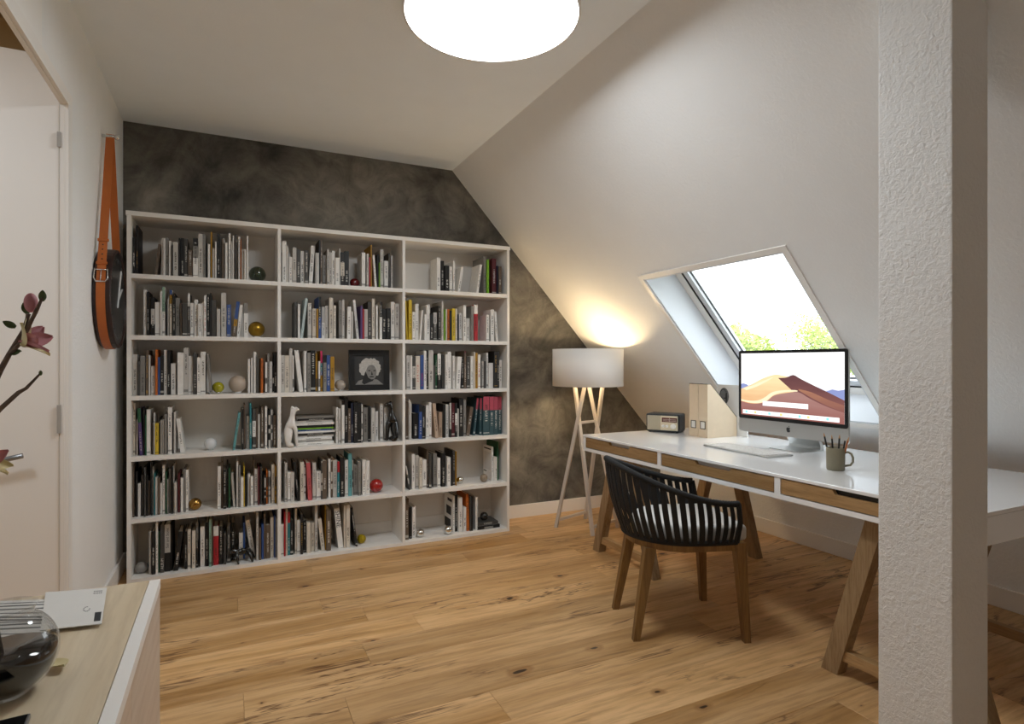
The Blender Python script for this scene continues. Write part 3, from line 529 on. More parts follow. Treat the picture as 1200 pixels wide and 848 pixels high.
  (1.1777,0.0265,0.193,0.0,'w',0.06),(1.2093,0.0098,0.256,0.0,'n',0.07),(1.2202,0.0159,0.233,0.0,'d',0.05),(1.255,0.0257,0.23,0.0,'g',0.07),
  (1.2818,0.0206,0.197,0.0,'w',0.06),(1.3123,0.026,0.231,0.0,'k:white',0.06),(1.3488,0.0235,0.198,0.0,'w',0.05),(1.3792,0.0129,0.189,0.0,'k',0.06),
  (1.3977,0.0143,0.24,0.0,'d',0.07),(1.4131,0.0044,0.236,0.0,'a',0.05),(1.6984,0.0125,0.244,0.0,'w',0.09),(1.7144,0.0103,0.17,0.0,'w',0.09),
  (1.726,0.0154,0.169,0.0,'w',0.09),(1.7436,0.0082,0.278,0.0,'e',0.09),],
 'C6': [
  (1.0566,0.022,0.272,0.0,'n',0.05),(1.0871,0.0158,0.209,0.0,'k',0.06),(1.1077,0.0249,0.207,0.0,'w',0.07),(1.4031,0.013,0.249,0.0,'w',0.085),
  (1.4181,0.0172,0.254,0.0,'k',0.085),(1.4364,0.0264,0.238,0.0,'w',0.06),(1.4716,0.02,0.167,0.0,'w',0.06),(1.4964,0.0188,0.259,-1.4,'o',0.06),
  (1.5163,0.0088,0.239,0.0,'d',0.05),(1.5271,0.0105,0.238,0.0,'k',0.05),(1.5618,0.0148,0.232,0.0,'w',0.06),],
}

# ================================================================ BOOKCASE
CF, CD = 3.75, .298             # front plane and depth
CX = [-.494, -.475, .265, .283, 1.023, 1.041, 1.779, 1.797]
SHZ = [1.680, 1.346, 1.015, .684, .347, .021]
plain('case_back', '#e4e0da', .6, var=.03, vscale=12)
case = thing('bookcase', 'wide white bookcase with three bays of six open shelves against the concrete wall', 'bookcase', (0, CF, 0))
MB().box(CX[0], CX[1], 0, CD-.002, 0, 1.994).build('side_panel', 'case_white', case)
MB().box(CX[6], CX[7], 0, CD-.002, 0, 1.994).build('side_panel', 'case_white', case)
MB().box(CX[2], CX[3], 0, CD-.002, 0, 1.994).build('divider', 'case_white', case)
MB().box(CX[4], CX[5], 0, CD-.002, 0, 1.994).build('divider', 'case_white', case)
MB().box(CX[0]-.004, CX[7]+.004, -.004, CD-.002, 1.994, 2.018).build('top_panel', 'case_white', case)
for bay in range(3):
    a, b = CX[1+2*bay], CX[2+2*bay]
    MB().box(a, b, CD-.008, CD-.002, 0, 1.994).build('back_panel', 'case_back', case)
    for z in SHZ: MB().box(a, b, .002, CD-.008, z-(.024 if z > .1 else .021), z).build('shelf', 'case_white', case)

# ---------------- book covers: flat colour with printed lettering on the spine
COL = dict(w='#e9e6e1', l='#c2beb8', g='#84817c', d='#474542', k='#151414', c='#d6cdbf', n='#655648', N='#bda58f', r='#b01d28', m='#5a1c24', p='#bd5558',
           P='#b3475a', J='#34535a', T='#63a2a6', t='#247a84', e='#1f5636', f='#74ad22', s='#8ba896', S='#b3c2c2', y='#d2b32c', a='#a97d16', o='#bd6420',
           b='#33528f', i='#1d233c', u='#564073', v='#c22a5e')
CNAME = dict(w='white', l='light grey', g='grey', d='charcoal', k='black', c='cream', n='brown', N='tan', r='red', m='maroon', p='salmon red', P='rose', J='slate teal', T='pale teal',
             t='teal', e='dark green', f='lime green', s='sage', S='pale blue-grey', y='yellow', a='mustard', o='orange', b='blue', i='navy', u='purple', v='magenta')
INK = dict(white='#d6d2ca', gold='#b08a3a', red='#b8232c', dark='#2b2a29', none='#000000')
def book_mat(col, ink):
    key = 'cover_%s_%s' % (col, ink)
    if key in M: return key
    m, t, b = nt(key); b.inputs['Roughness'].default_value = .55
    tc = N(t, 'TexCoord'); oi = N(t, 'ObjectInfo')
    sg = N(t, 'SeparateXYZ'); link(t, tc.outputs['Generated'], sg.inputs[0]); sn = N(t, 'SeparateXYZ'); link(t, tc.outputs['Normal'], sn.inputs[0])
    def mth(op, a, b_=None, c_=None):
        n = N(t, 'Math', operation=op)
        for i, q in enumerate((a, b_, c_)):
            if q is None: continue
            if isinstance(q, (int, float)): n.inputs[i].default_value = q
            else: link(t, q, n.inputs[i])
        return n.outputs[0]
    R = oi.outputs['Random']; gx, gz = sg.outputs[0], sg.outputs[2]
    front = mth('LESS_THAN', sn.outputs[1], -.9)
    r2 = mth('FRACT', mth('MULTIPLY', R, 17.31)); r3 = mth('FRACT', mth('MULTIPLY', R, 91.7)); r4 = mth('FRACT', mth('MULTIPLY', R, 233.1))
    z0 = mth('MULTIPLY_ADD', r2, .35, .08); z1 = mth('ADD', z0, mth('MULTIPLY_ADD', r3, .4, .22))
    inz = mth('MULTIPLY', mth('GREATER_THAN', gz, z0), mth('LESS_THAN', gz, mth('MINIMUM', z1, .93)))
    inx = mth('MULTIPLY', mth('GREATER_THAN', gx, .3), mth('LESS_THAN', gx, .7))
    tt = mth('MULTIPLY_ADD', gz, mth('MULTIPLY_ADD', r4, 24, 26), mth('MULTIPLY', R, 50))
    wn = N(t, 'TexWhiteNoise', noise_dimensions='1D'); link(t, mth('FLOOR', tt), wn.inputs['W'])
    let = mth('MULTIPLY', mth('GREATER_THAN', wn.outputs['Value'], .18), mth('LESS_THAN', mth('FRACT', tt), .78))
    # glyph gaps inside each letter cell
    cv = N(t, 'CombineXYZ'); link(t, mth('FLOOR', mth('MULTIPLY', gx, 9)), cv.inputs[0]); link(t, mth('FLOOR', mth('MULTIPLY', tt, 3)), cv.inputs[1]); link(t, R, cv.inputs[2])
    w2 = N(t, 'TexWhiteNoise', noise_dimensions='3D'); link(t, cv.outputs[0], w2.inputs['Vector'])
    let = mth('MULTIPLY', let, mth('GREATER_THAN', w2.outputs['Value'], .3))
    has = mth('GREATER_THAN', r3, .12 if ink != 'none' else 2.0)
    mask = mth('MULTIPLY', mth('MULTIPLY', front, has), mth('MULTIPLY', mth('MULTIPLY', inz, inx), let))
    # a publisher's mark or a printed band near the foot on some
    dot = mth('MULTIPLY', mth('MULTIPLY', mth('GREATER_THAN', gz, .05), mth('LESS_THAN', gz, mth('MULTIPLY_ADD', r4, .05, .06))), mth('GREATER_THAN', r2, .55 if ink != 'none' else 2.0))
    mask = mth('MAXIMUM', mask, mth('MULTIPLY', mth('MULTIPLY', front, dot), .7))
    # worn print: blotchy tone
    no = N(t, 'TexNoise', inp={'Scale': 45, 'Detail': 3}); link(t, tc.outputs['Object'], no.inputs['Vector'])
    c = lin(COL[col]); base = N(t, 'Mix', data_type='RGBA', inp={6: tuple(x*.82 for x in c[:3])+(1,), 7: tuple(min(1, x*1.1+.004) for x in c[:3])+(1,)}); link(t, no.outputs['Fac'], base.inputs[0])
    mx = N(t, 'Mix', data_type='RGBA', inp={7: lin(INK[ink])}); link(t, mth('MULTIPLY', mask, .85), mx.inputs[0]); link(t, base.outputs[2], mx.inputs[6]); link(t, mx.outputs[2], b.inputs['Base Color'])
    return key
def parse(code):
    ink = None
    if ':' in code: code, ink = code.split(':')
    bands = [(c_, float(f_) if f_ else None) for c_, f_ in re.findall(r'([A-Za-z])(\.\d+)?', code)]
    return bands, ink
def ink_for(c_, ink):
    return ink or ('white' if c_ in 'kdieumJtbn' else 'dark')
unit = MB().box(0, 1, 0, 1, 0, 1).mesh('pages', 'paper')
allb = [(q[1]*q[2], k, i) for k, L in BOOKS.items() for i, q in enumerate(L)]
big = set((k, i) for _, k, i in sorted(allb, reverse=True)[:300])
ORD = ['', 'first', 'second', 'third', 'fourth', 'fifth', 'sixth', 'seventh', 'eighth', 'ninth', 'tenth']+['%dth' % n for n in range(11, 21)]+['21st', '22nd', '23rd']+['%dth' % n for n in range(24, 31)]+['31st', '32nd', '33rd']+['%dth' % n for n in range(34, 41)]+['41st', '42nd', '43rd']+['%dth' % n for n in range(44, 51)]
ROWN = ['top', 'second', 'third', 'fourth', 'fifth', 'bottom']; BAYN = dict(A='clock-side bay', B='middle bay', C='lamp-side bay')
rest = MB(); restm = []
for key, L in BOOKS.items():
    r = int(key[1])-1; z = SHZ[r]
    for i, q in enumerate(L):
        x, wd, h_, deg, code, set_ = q[:6]; rd = random.Random(key+str(i)); dep = min(max(h_*rd.uniform(.62, .8), .12), CD-.012-set_)
        bands, ink = parse(code); ink = 'none' if len(q) > 6 else ink; px = -wd if deg > 0 else 0.0; X = x+(wd if deg > 0 else 0); Y = CF+set_
        last = bands[-1][0]
        if (key, i) not in big:
            nm = book_mat(last, ink_for(last, ink))
            if nm not in restm: restm.append(nm)
            rot = Matrix.Rotation(math.radians(deg), 4, 'Y')
            rest.box(px, px+wd, 0, dep, .0003, h_, restm.index(nm), T=lambda v: rot @ v+Vector((X, Y, z))); continue
        mb = MB(); mats = []
        def mi(c_):
            nm = book_mat(c_, ink_for(c_, ink))
            if nm not in mats: mats.append(nm)
            return mats.index(nm)
        tb = min(.0024, wd*.18); zt = h_
        for c_, fr in bands:
            zb = 0.0 if fr is None or (c_, fr) == bands[-1] else zt-fr*h_
            mb.box(px, px+wd, 0, .003, zb, zt, mi(c_)); zt = zb
        mb.box(px, px+tb, .003, dep, 0, h_, mi(last)); mb.box(px+wd-tb, px+wd, .003, dep, 0, h_, mi(last))
        nm = 'book'
        o = mb.build(nm, mats, None, (X, Y, z+.0004), (0, math.radians(deg), 0))
        pg = bpy.data.objects.new('pages', unit); C.objects.link(pg); pg.parent = o
        pg.location = (px+tb, .003, .002); pg.scale = (wd-2*tb, dep-.006, h_-.005)
        size = 'thin ' if wd < .011 else ('thick ' if wd > .023 else '')
        cn = CNAME[bands[0][0]]+(' and '+CNAME[last] if last != bands[0][0] else '')
        tilt = 'leaning ' if abs(deg) > 2 else ''
        tag(o, '%s%s%s book, %s from clock end, %s shelf of %s' % (tilt, size, cn, ORD[i+1], ROWN[r], BAYN[key[0]]), 'book', 'books on the %s shelf of the %s' % (ROWN[r], BAYN[key[0]]))
        if (key == 'C6' and code == 'w' and h_ > .24) or (key == 'C5' and x > 1.6 and wd > .01 and h_ > .2 and code == 'w'):   # big print on the side that faces the room
            for (ya, yb, za, zb) in ((.12, .62, .80, .88), (.20, .75, .42, .66), (.25, .95, .04, .30)) if key == 'C6' else ((.1, .9, .90, .94), (.15, .85, .30, .82), (.6, .95, .22, .25)):
                MB().box(px-.0003, px, dep*ya, dep*yb, h_*za, h_*zb).build('cover_print', 'ink' if key == 'C6' or za != .30 else 'white_card', o)
        if len(q) > 6:
            t_ = q[6]; up = {'SHINE': .73, 'ALBUM': .19, 'Sun and Stone': .71}[t_]; sz = {'SHINE': .040, 'ALBUM': .019, 'Sun and Stone': .0195}[t_]
            text_mesh('spine_title', t_, sz, 'ink_light' if t_ == 'ALBUM' else 'ink', o, (px+wd/2, -.0003, h_*up), (PI/2, (-PI/2 if t_ != 'SHINE' else PI/2), 0))
ro = rest.build('small_books', restm); ro['kind'] = 'stuff'
tag(ro, 'narrow books squeezed between the larger ones on all the shelves', 'books')

# ---------------- balls
plain('green_marble', '#26301d', .12, coat=.5, var=.7, vscale=40); plain('gold', '#9a7a2c', .3, metal=.9, var=.25, vscale=50); plain('brass', '#a98246', .22, metal=1, bump=.25, bscale=60)
plain('yellow_glaze', '#a9a113', .12, coat=.6, var=.3, vscale=30); plain('beige_stone', '#b5a595', .35, var=.2, vscale=30); plain('white_glass', '#dedfe0', .2, coat=.4)
plain('grey_stone', '#8f8d8a', .4, var=.1); plain('dark_red', '#5c1418', .2, coat=.4, var=.2); plain('pearl', '#a59a8e', .18, coat=.6); plain('red_gloss', '#a01414', .14, coat=.7, var=.1)
plain('yellow_foil', '#b59a10', .3, metal=.5, bump=1, bscale=90); plain('rattan', '#9c8a76', .7, bump=1, bscale=120, var=.3, vscale=90); plain('black_gloss', '#131211', .12, coat=.6)
def ball(mat, x, row, r, label, y=3.855, stand=None, sc3=(1, 1, 1), z=None):
    base = (SHZ[row-1] if z is None else z)+.0003; zz = r*sc3[2]
    if stand:
        o = thing('decorative_ball', label, 'ball', (x, y, base), 0, 'decorative balls on the shelves')
        MB().sphere((0, 0, zz+.004), r, mat=0, sc3=sc3).build('ball', mat, o)
        MB().lathe([(r*.36, 0), (r*.42, 0), (r*.42, .009), (r*.36, .009)], 20, cap=False).build('ring_stand', stand, o)
    else:
        o = MB().sphere((0, 0, zz), r, sc3=sc3).build('decorative_ball', mat, None, (x, y, base)); tag(o, label, 'ball', 'decorative balls on the shelves')
    return o
ball('green_marble', .158, 1, .048, 'dark green marbled ball on the top shelf of the bookcase')
ball('gold', .153, 2, .047, 'large matt gold ball beside blue and grey books on the second shelf', stand='white_glass')
ball('yellow_glaze', -.054, 3, .032, 'small yellow-green glazed ball on the third shelf', stand='chrome')
ball('beige_stone', .05, 3, .05, 'large beige stone ball on the third shelf', stand='white_glass')
ball('white_glass', -.094, 4, .034, 'small white glass ball alone on the fourth shelf', stand='chrome')
ball('brass', -.173, 5, .034, 'hammered brass ball on the fifth shelf', y=3.84)
ball('grey_stone', -.436, 6, .032, 'grey egg-shaped stone on the bottom shelf', y=3.855, sc3=(1.02, 1, .94))
ball('dark_red', .735, 1, .031, 'small dark red ball on the top shelf of the middle bay')
ball('pearl', .644, 3, .034, 'taupe pearl ball beside the framed portrait', stand='chrome')
ball('red_gloss', .872, 5, .044, 'glossy red ball on the fifth shelf of the middle bay', y=3.84)
ball('yellow_foil', .779, 6, .029, 'crumpled yellow foil ball on the bottom shelf of the middle bay')
ball('chrome', 1.461, 5, .026, 'small mirror ball on the fifth shelf of the lamp-side bay', y=3.85)
ball('rattan', 1.637, 5, .028, 'small woven rattan ball on the fifth shelf of the lamp-side bay', y=3.84)
ball('chrome', 1.163, 6, .027, 'chrome ball touching the white book on the bottom shelf of the lamp-side bay', y=3.82)
ball('chrome', 1.355, 6, .029, 'chrome ball in front of the black and white printed book on the bottom shelf', y=3.80)

# two dark books lying flat with a black ball on top
def flat_book(x0, x1, y0, dep, z0, th, mat, label, rz=0, cat='book', name='book', group=None):
    o = thing(name, label, cat, ((x0+x1)/2, y0, z0), rz, group); wv = (x1-x0)/2
    c = MB(); c.box(-wv, wv, 0, dep, 0, .0016); c.box(-wv, wv, 0, dep, th-.0016, th); c.box(-wv, wv, 0, .0016, .0016, th-.0016); c.build('cover', mat, o)
    MB().box(-wv+.002, wv-.003, .0018, dep-.003, .0017, th-.0017).build('pages', 'paper', o); return o
flat_book(1.573, 1.745, 3.80, .16, .0215, .022, book_mat('k', 'white'), 'black book lying flat on the bottom shelf, lower of two', .02)
flat_book(1.578, 1.735, 3.81, .15, .0440, .022, book_mat('d', 'white'), 'charcoal book lying flat under the black ball', -.03)
ball('black_gloss', 1.648, 6, .030, 'glossy black ball on top of two flat dark books', y=3.86, z=.0664)
# flat printed panels on the sides of two turned books
# ---------------- stack of magazines lying flat
ST = [('w', .0155), ('l', .0145), ('w', .0135), ('w', .014), ('k', .014), ('w', .012), ('b', .011), ('f', .0085), ('k', .016), ('w', .014), ('l', .014), ('k', .012), ('g', .012)]
z = SHZ[3]+.0004; SN_ = ['lowest', 'second', 'third', 'fourth', 'fifth', 'sixth', 'seventh', 'eighth', 'ninth', 'tenth', 'eleventh', 'twelfth', 'topmost']
for i, (c_, th) in enumerate(ST):
    dx = random.uniform(-.012, .012)
    flat_book(.372+max(dx, -.004), .600+min(dx, .008), 3.823+random.uniform(0, .015), .19, z, th, book_mat(c_, ink_for(c_, None)), '%s magazine lying flat, %s in the pile beside the white animal figurine' % (CNAME[c_], SN_[i]), 0, 'magazine', 'magazine', 'magazines piled flat on the fourth shelf'); z += th+.0004
# ---------------- framed portrait (a plain generic figure)
fr = thing('picture_frame', 'black framed grey portrait print of a white-haired figure on the third shelf', 'picture', (.828, 3.835, SHZ[2]+.0016), 0)
fr.rotation_euler = (-.06, 0, -.03)
f = MB(); W2, H2, bw = .131, .262, .036
f.box(-W2, W2, 0, .018, 0, bw); f.box(-W2, W2, 0, .018, H2-bw, H2); f.box(-W2, -W2+bw, 0, .018, bw, H2-bw); f.box(W2-bw, W2, 0, .018, bw, H2-bw); f.build('frame', 'black_plastic', fr)
plain('print_dark', '#2b2a29', .6, var=.2, vscale=30); plain('print_mid', '#7d7a76', .6, var=.35, vscale=60); plain('print_light', '#b9b5ae', .6, var=.35, vscale=90); plain('print_shadow', '#151414', .6)
MB().box(-W2+bw, W2-bw, .008, .012, bw, H2-bw).build('picture', 'print_dark', fr)
def disc(cx, cz, rx, rz, y, n=26, jag=0, seed=0):
    rr = random.Random(seed); return [(cx+rx*math.cos(2*PI*k/n)*(1+jag*rr.uniform(-1, 1)), y, cz+rz*math.sin(2*PI*k/n)*(1+jag*rr.uniform(-1, 1))) for k in range(n)]
MB().prism(disc(.006, .146, .070, .064, .0078, 46, .09, 3), (0, .0003, 0)).build('printed_hair', 'print_light', fr)
MB().prism([(-.09, .0076, bw), (-.07, .0076, .062), (-.03, .0076, .075), (.05, .0076, .07), (.092, .0076, bw)], (0, .0003, 0)).build('printed_shoulders', 'print_mid', fr)
MB().prism(disc(.014, .116, .034, .050, .0073), (0, .0003, 0)).build('printed_face', 'print_mid', fr)
MB().prism([(x_, .0071, z_) for x_, z_ in [(-.024, .125), (-.016, .105), (-.006, .082), (.012, .070), (.030, .072), (.022, .060), (.0, .052), (-.034, .038), (-.048, .05), (-.036, .09)]], (0, .0003, 0)).build('printed_shadow', 'print_shadow', fr)
fe = MB()
for ex in (.0, .034): fe.prism(disc(ex, .128, .008, .0035, .0070), (0, .0002, 0))
fe.prism([(.016, .007, .125), (.024, .007, .1), (.012, .007, .1)], (0, .0002, 0)); fe.prism(disc(.016, .088, .016, .004, .0070), (0, .0002, 0)); fe.build('printed_features', 'print_shadow', fr)

# ---------------- seated animal figurines: white one faces the lamp, black one faces the clock
def skin_mesh(name, mat, verts, edges, radii, parent=None, loc=(0, 0, 0), sub=2, scale=1):
    me = bpy.data.meshes.new(name); me.from_pydata([Vector(v)*scale for v in verts], edges, []); o = bpy.data.objects.new(name, me); C.objects.link(o)
    sk = o.modifiers.new('s', 'SKIN'); sk.use_smooth_shade = True
    for i, r_ in enumerate(radii):
        rr = r_ if isinstance(r_, tuple) else (r_, r_); me.skin_vertices[0].data[i].radius = (rr[0]*scale, rr[1]*scale); me.skin_vertices[0].data[i].use_root = (i == 0)
    sb = o.modifiers.new('b', 'SUBSURF'); sb.levels = sub; sb.render_levels = sub
    dg = bpy.context.evaluated_depsgraph_get(); dg.update(); m2 = bpy.data.meshes.new_from_object(o.evaluated_get(dg)); o.modifiers.clear(); o.data = m2; bpy.data.meshes.remove(me)
    m2.materials.clear(); m2.materials.append(M[mat]); m2.polygons.foreach_set('use_smooth', [True]*len(m2.polygons)); m2.name = name
    zmin = min(v.co.z for v in m2.vertices)
    for v in m2.vertices: v.co.z -= zmin
    o.location = loc
    if parent: o.parent = parent
    return o
def figurine(mat, loc, rz, label, hgt):
    V = [(-.018, 0, .035), (-.012, 0, .085), (.004, 0, .14), (.012, 0, .185), (.016, 0, .215), (.034, 0, .225), (.052, 0, .214),   # rump, back, chest, neck, head, brow, muzzle
         (.030, .014, .10), (.034, .015, .05), (.036, .016, .008), (.048, .016, .006),
         (.030, -.014, .10), (.034, -.015, .05), (.036, -.016, .008), (.048, -.016, .006),
         (-.012, .028, .012), (.018, .030, .008), (-.012, -.028, .012), (.018, -.030, .008),
         (.010, .010, .238), (.010, -.010, .238)]
    E_ = [(0, 1), (1, 2), (2, 3), (3, 4), (4, 5), (5, 6), (2, 7), (7, 8), (8, 9), (9, 10), (2, 11), (11, 12), (12, 13), (13, 14), (0, 15), (15, 16), (0, 17), (17, 18), (4, 19), (4, 20)]
    R_ = [.030, .030, .026, .015, .017, .014, .008, .012, .009, .008, .006, .012, .009, .008, .006, .018, .010, .018, .010, .005, .005]
    o = skin_mesh('animal_figurine', mat, V, E_, R_, None, loc, 2, hgt/.245); o.rotation_euler = (0, 0, rz); return tag(o, label, 'figurine', 'seated animal figurines')
plain('porcelain', '#ddd9d4', .15, coat=.6)
figurine('porcelain', (.338, 3.786, SHZ[3]+.0004), 0, 'white glazed seated animal figurine beside the magazine pile', .25)
figurine('black_gloss', (.968, 3.790, SHZ[3]+.0004), PI, 'black glazed seated animal figurine at the end of the fourth shelf', .262)
# black crouching creature on the bottom shelf
V = [(0, 0, .06), (.03, .005, .072), (-.03, -.005, .066), (-.052, -.012, .075), (-.068, -.014, .065), (.04, -.03, .05), (.05, -.04, .02), (.056, -.045, .004), (.045, .03, .05), (.06, .035, .02), (.066, .035, .004),
     (-.03, -.035, .05), (-.026, -.045, .02), (-.022, -.055, .004), (-.035, .03, .045), (-.05, .035, .02), (-.052, .035, .004), (.0, .0, .085), (-.055, .0, .092)]
E_ = [(0, 1), (0, 2), (2, 3), (3, 4), (1, 5), (5, 6), (6, 7), (1, 8), (8, 9), (9, 10), (2, 11), (11, 12), (12, 13), (2, 14), (14, 15), (15, 16), (0, 17), (3, 18)]
R_ = [.020, .019, .019, .013, .008, .011, .008, .006, .011, .008, .006, .011, .008, .006, .011, .008, .006, .010, .005]
o = skin_mesh('creature_figurine', 'black_gloss', V, E_, R_, None, (.075, 3.812, SHZ[5]+.0004), 2, .98); tag(o, 'small black crouching four-legged figurine on the bottom shelf', 'figurine')

# ================================================================ DESK
DX0, DX1, DY0, DY1, DZ, DB = 2.05, 3.0, .983, 3.180, .736, .634
desk = thing('desk', 'long white desk with oak drawer fronts on oak trestle legs under the skylight', 'desk', (0, 0, 0))
MB().box(DX0-.004, DX1, DY0, DY1, DZ-.014, DZ, bev=.003).build('desktop', 'lacquer_white', desk)
c = MB(); FT = .018
c.box(DX0, DX1, DY0, DY1, DB, DB+.02); c.box(DX0, DX1, DY0, DY0+.022, DB+.02, DZ-.014); c.box(DX0, DX1, DY1-.022, DY1, DB+.02, DZ-.014); c.box(DX1-.02, DX1, DY0+.022, DY1-.022, DB+.02, DZ-.014)
DV = [(1.692, 1.721), (2.433, 2.461)]
for a, b in DV: c.box(DX0, DX1-.02, a, b, DB+.02, DZ-.014)
c.build('carcass', 'lacquer_white', desk)
plain('pull_grey', '#c9c9cc', .4)
def drawer(y0, y1, na, nb, pull):
    """oak front with a finger notch in its top edge, seen from the chair; y0<y1"""
    g = .004; y0 += g; y1 -= g; z0, z1 = DB+.02+g, DZ-.014-g
    pts = [(y0, z0), (y1, z0), (y1, z1), (nb, z1), (nb-.012, z1-.017), (na+.012, z1-.017), (na, z1), (y0, z1)]
    d = MB().prism([(DX0+.001, p[0], p[1]) for p in pts], (.017, 0, 0)).build('drawer', 'oak', desk)
    MB().box(DX0+.0185, DX0+.0215, na+.004, nb-.004, z1-.026, z1-.0005).build('finger_pull', pull, d)
drawer(2.461, DY1-.022, 2.70, 2.905, 'pull_grey'); drawer(1.721, 2.433, 1.955, 2.185, 'pull_grey'); drawer(DY0+.022, 1.692, 1.215, 1.462, 'black_plastic')  # last drawer's black plate stands in for the shadow inside its notch
for yc in (2.85, 1.245):
    for fx in (2.125, 2.915):
        for sgn in (1, -1):
            lg = MB(); foot = Vector((fx, yc+sgn*.265, .0)); top = Vector((fx, yc+sgn*.085, DB-.002)); d_ = top-foot
            wv, wd = .033, .026; vs = []
            for p in (foot, top):
                for i, j in ((-1, -1), (1, -1), (1, 1), (-1, 1)): vs.append((p.x+i*wd, p.y+j*wv, p.z))
            lg.add(vs, [[3, 2, 1, 0], [4, 5, 6, 7], [0, 1, 5, 4], [1, 2, 6, 5], [2, 3, 7, 6], [3, 0, 4, 7]]); lg.build('leg', 'oak_leg', desk)
        MB().box(fx-.018, fx+.018, yc-.215, yc+.215, .06, .102, bev=.002).build('stretcher', 'oak', desk)
        MB().box(fx-.024, fx+.024, yc-.062, yc+.062, DB-.045, DB-.003, bev=.002).build('apex_block', 'oak', desk)
    MB().box(2.152, 2.888, yc-.022, yc+.022, DB-.05, DB-.004, bev=.002).build('cross_beam', 'oak_leg', desk)

# ---------------- all-in-one computer
MX, MY0, MY1, MZ0, MZ1 = 2.65, 1.806, 2.468, .806, 1.2645
mon = thing('computer', 'silver all-in-one desktop computer with black bezel and desert picture on its screen', 'computer', (MX, (MY0+MY1)/2, DZ))
W2 = (MY1-MY0)/2; z0, z1 = MZ0-DZ, MZ1-DZ
def rrect(y0, y1, za, zb, r, x, n=5):
    P_ = []
    for cy, cz, a0 in ((y1-r, zb-r, 0), (y0+r, zb-r, PI/2), (y0+r, za+r, PI), (y1-r, za+r, 1.5*PI)):
        for k in range(n+1): a = a0+PI/2*k/n; P_.append((x, cy+r*math.cos(a), cz+r*math.sin(a)))
    return P_
MB().prism(rrect(-W2, W2, z0, z1, .014, .0012), (.012, 0, 0)).build('housing', 'aluminium', mon)
bk = MB(); prof = [(1, 0), (.97, .006), (.8, .022), (.5, .038), (.2, .044)]; vs = []; n_ = 24
for k_, dx in prof:
    for p in rrect(-W2, W2, z0, z1, .014, 0): vs.append((.0132+dx, p[1]*k_, (p[2]-(z0+z1)/2)*k_+(z0+z1)/2))
fs = [[i*n_+k, i*n_+(k+1) % n_, (i+1)*n_+(k+1) % n_, (i+1)*n_+k] for i in range(4) for k in range(n_)]+[[4*n_+k for k in range(n_)]]
bk.add(vs, fs, 0, True); bk.build('back_shell', 'aluminium', mon)
zg = .881-DZ
MB().prism(rrect(-W2, W2, zg, z1, .013, -.0006), (.0018, 0, 0)).build('bezel', 'black_plastic', mon)
# screen: a generic dune picture drawn with flat emitting polygons; a from screen left 0..1, b from bottom 0..1
emitter('scr_sky', (1, 1, 1, 1), 1.25); emit_grad('scr_low', (.78, .80, 1, 1), (1, 1, 1, 1), .30, .37, 1.15, (1, 1, 4), .05); emitter('scr_hill', (.36, .42, .78, 1), .9); emit_grad('scr_sand', (.80, .36, .16, 1), (1, .80, .45, 1), .20, .36, 1.1); emitter('scr_bright', (1, .86, .58, 1), 1.15)
emit_grad('scr_rust', (.30, .12, .11, 1), (.52, .24, .15, 1), .2, .32, .9); emit_grad('scr_brown', (.36, .15, .13, 1), (.16, .07, .075, 1), .17, .40, .9, (2, 2, 10)); emit_grad('scr_mauve', (.36, .13, .11, 1), (.50, .28, .25, 1), .15, .30, .95); emitter('scr_white', (1, 1, 1, 1), 1.2); emitter('scr_cyan', (.3, .9, 1, 1), 1.1); emitter('scr_gold', (1, .8, .3, 1), 1.1)
sy, sz0, sz1 = W2-.018, zg+.020, z1-.016
scr = MB(); smats = ['scr_sky', 'scr_low', 'scr_hill', 'scr_sand', 'scr_bright', 'scr_rust', 'scr_brown', 'scr_mauve', 'scr_white', 'scr_cyan', 'scr_gold']
def sp(pts, mat, lay):
    scr.add([(-.0008-.00012*lay, sy-2*sy*a, sz0+(sz1-sz0)*b) for a, b in pts], [list(range(len(pts)))[::-1]], smats.index(mat))
def smooth(pts, n=6):
    out = []
    for i in range(len(pts)-1):
        p0, p1, p2, p3 = pts[max(i-1, 0)], pts[i], pts[i+1], pts[min(i+2, len(pts)-1)]
        for k in range(n):
            t = k/n; out.append(tuple(.5*(2*p1[j]+(p2[j]-p0[j])*t+(2*p0[j]-5*p1[j]+4*p2[j]-p3[j])*t*t+(3*p1[j]-p0[j]-3*p2[j]+p3[j])*t**3) for j in (0, 1)))
    return out+[pts[-1]]
sp([(0, 0), (1, 0), (1, 1), (0, 1)], 'scr_sky', 0)
sp([(0, .3), (1, .3), (1, .47), (.8, .5), (.5, .49), (.2, .51), (0, .48)], 'scr_low', 1)
sp([(0, .4), (.1, .45), (.06, .5), (.02, .51), (0, .50)], 'scr_hill', 2); sp([(.78, .3), (1, .3), (1, .48), (.95, .46), (.9, .475), (.84, .44)], 'scr_hill', 2)
sp(smooth([(0, .42), (.12, .50), (.24, .60), (.37, .665), (.45, .65), (.56, .63)])+[(.62, .4), (.5, .2), (0, .1)], 'scr_sand', 3)
sp(smooth([(.02, .43), (.13, .485), (.25, .565), (.35, .625), (.30, .57), (.18, .47), (.06, .40)]), 'scr_bright', 4)
sp(smooth([(.40, .615), (.48, .625), (.55, .665), (.62, .61), (.74, .52), (.88, .42), (1, .33)])+[(1, 0), (.55, 0), (.60, .35)], 'scr_brown', 5)
sp(smooth([(.60, .44), (.72, .34), (.86, .24), (1, .17)])+[(1, .25)]+smooth([(1, .26), (.86, .33), (.72, .42), (.60, .46)]), 'scr_rust', 6)
sp([(0, 0), (1, 0), (1, .16)]+smooth([(1, .16), (.85, .23), (.70, .33), (.60, .41), (.48, .39), (.36, .34), (.28, .24), (.20, .20), (.1, .19), (0, .215)]), 'scr_mauve', 7)
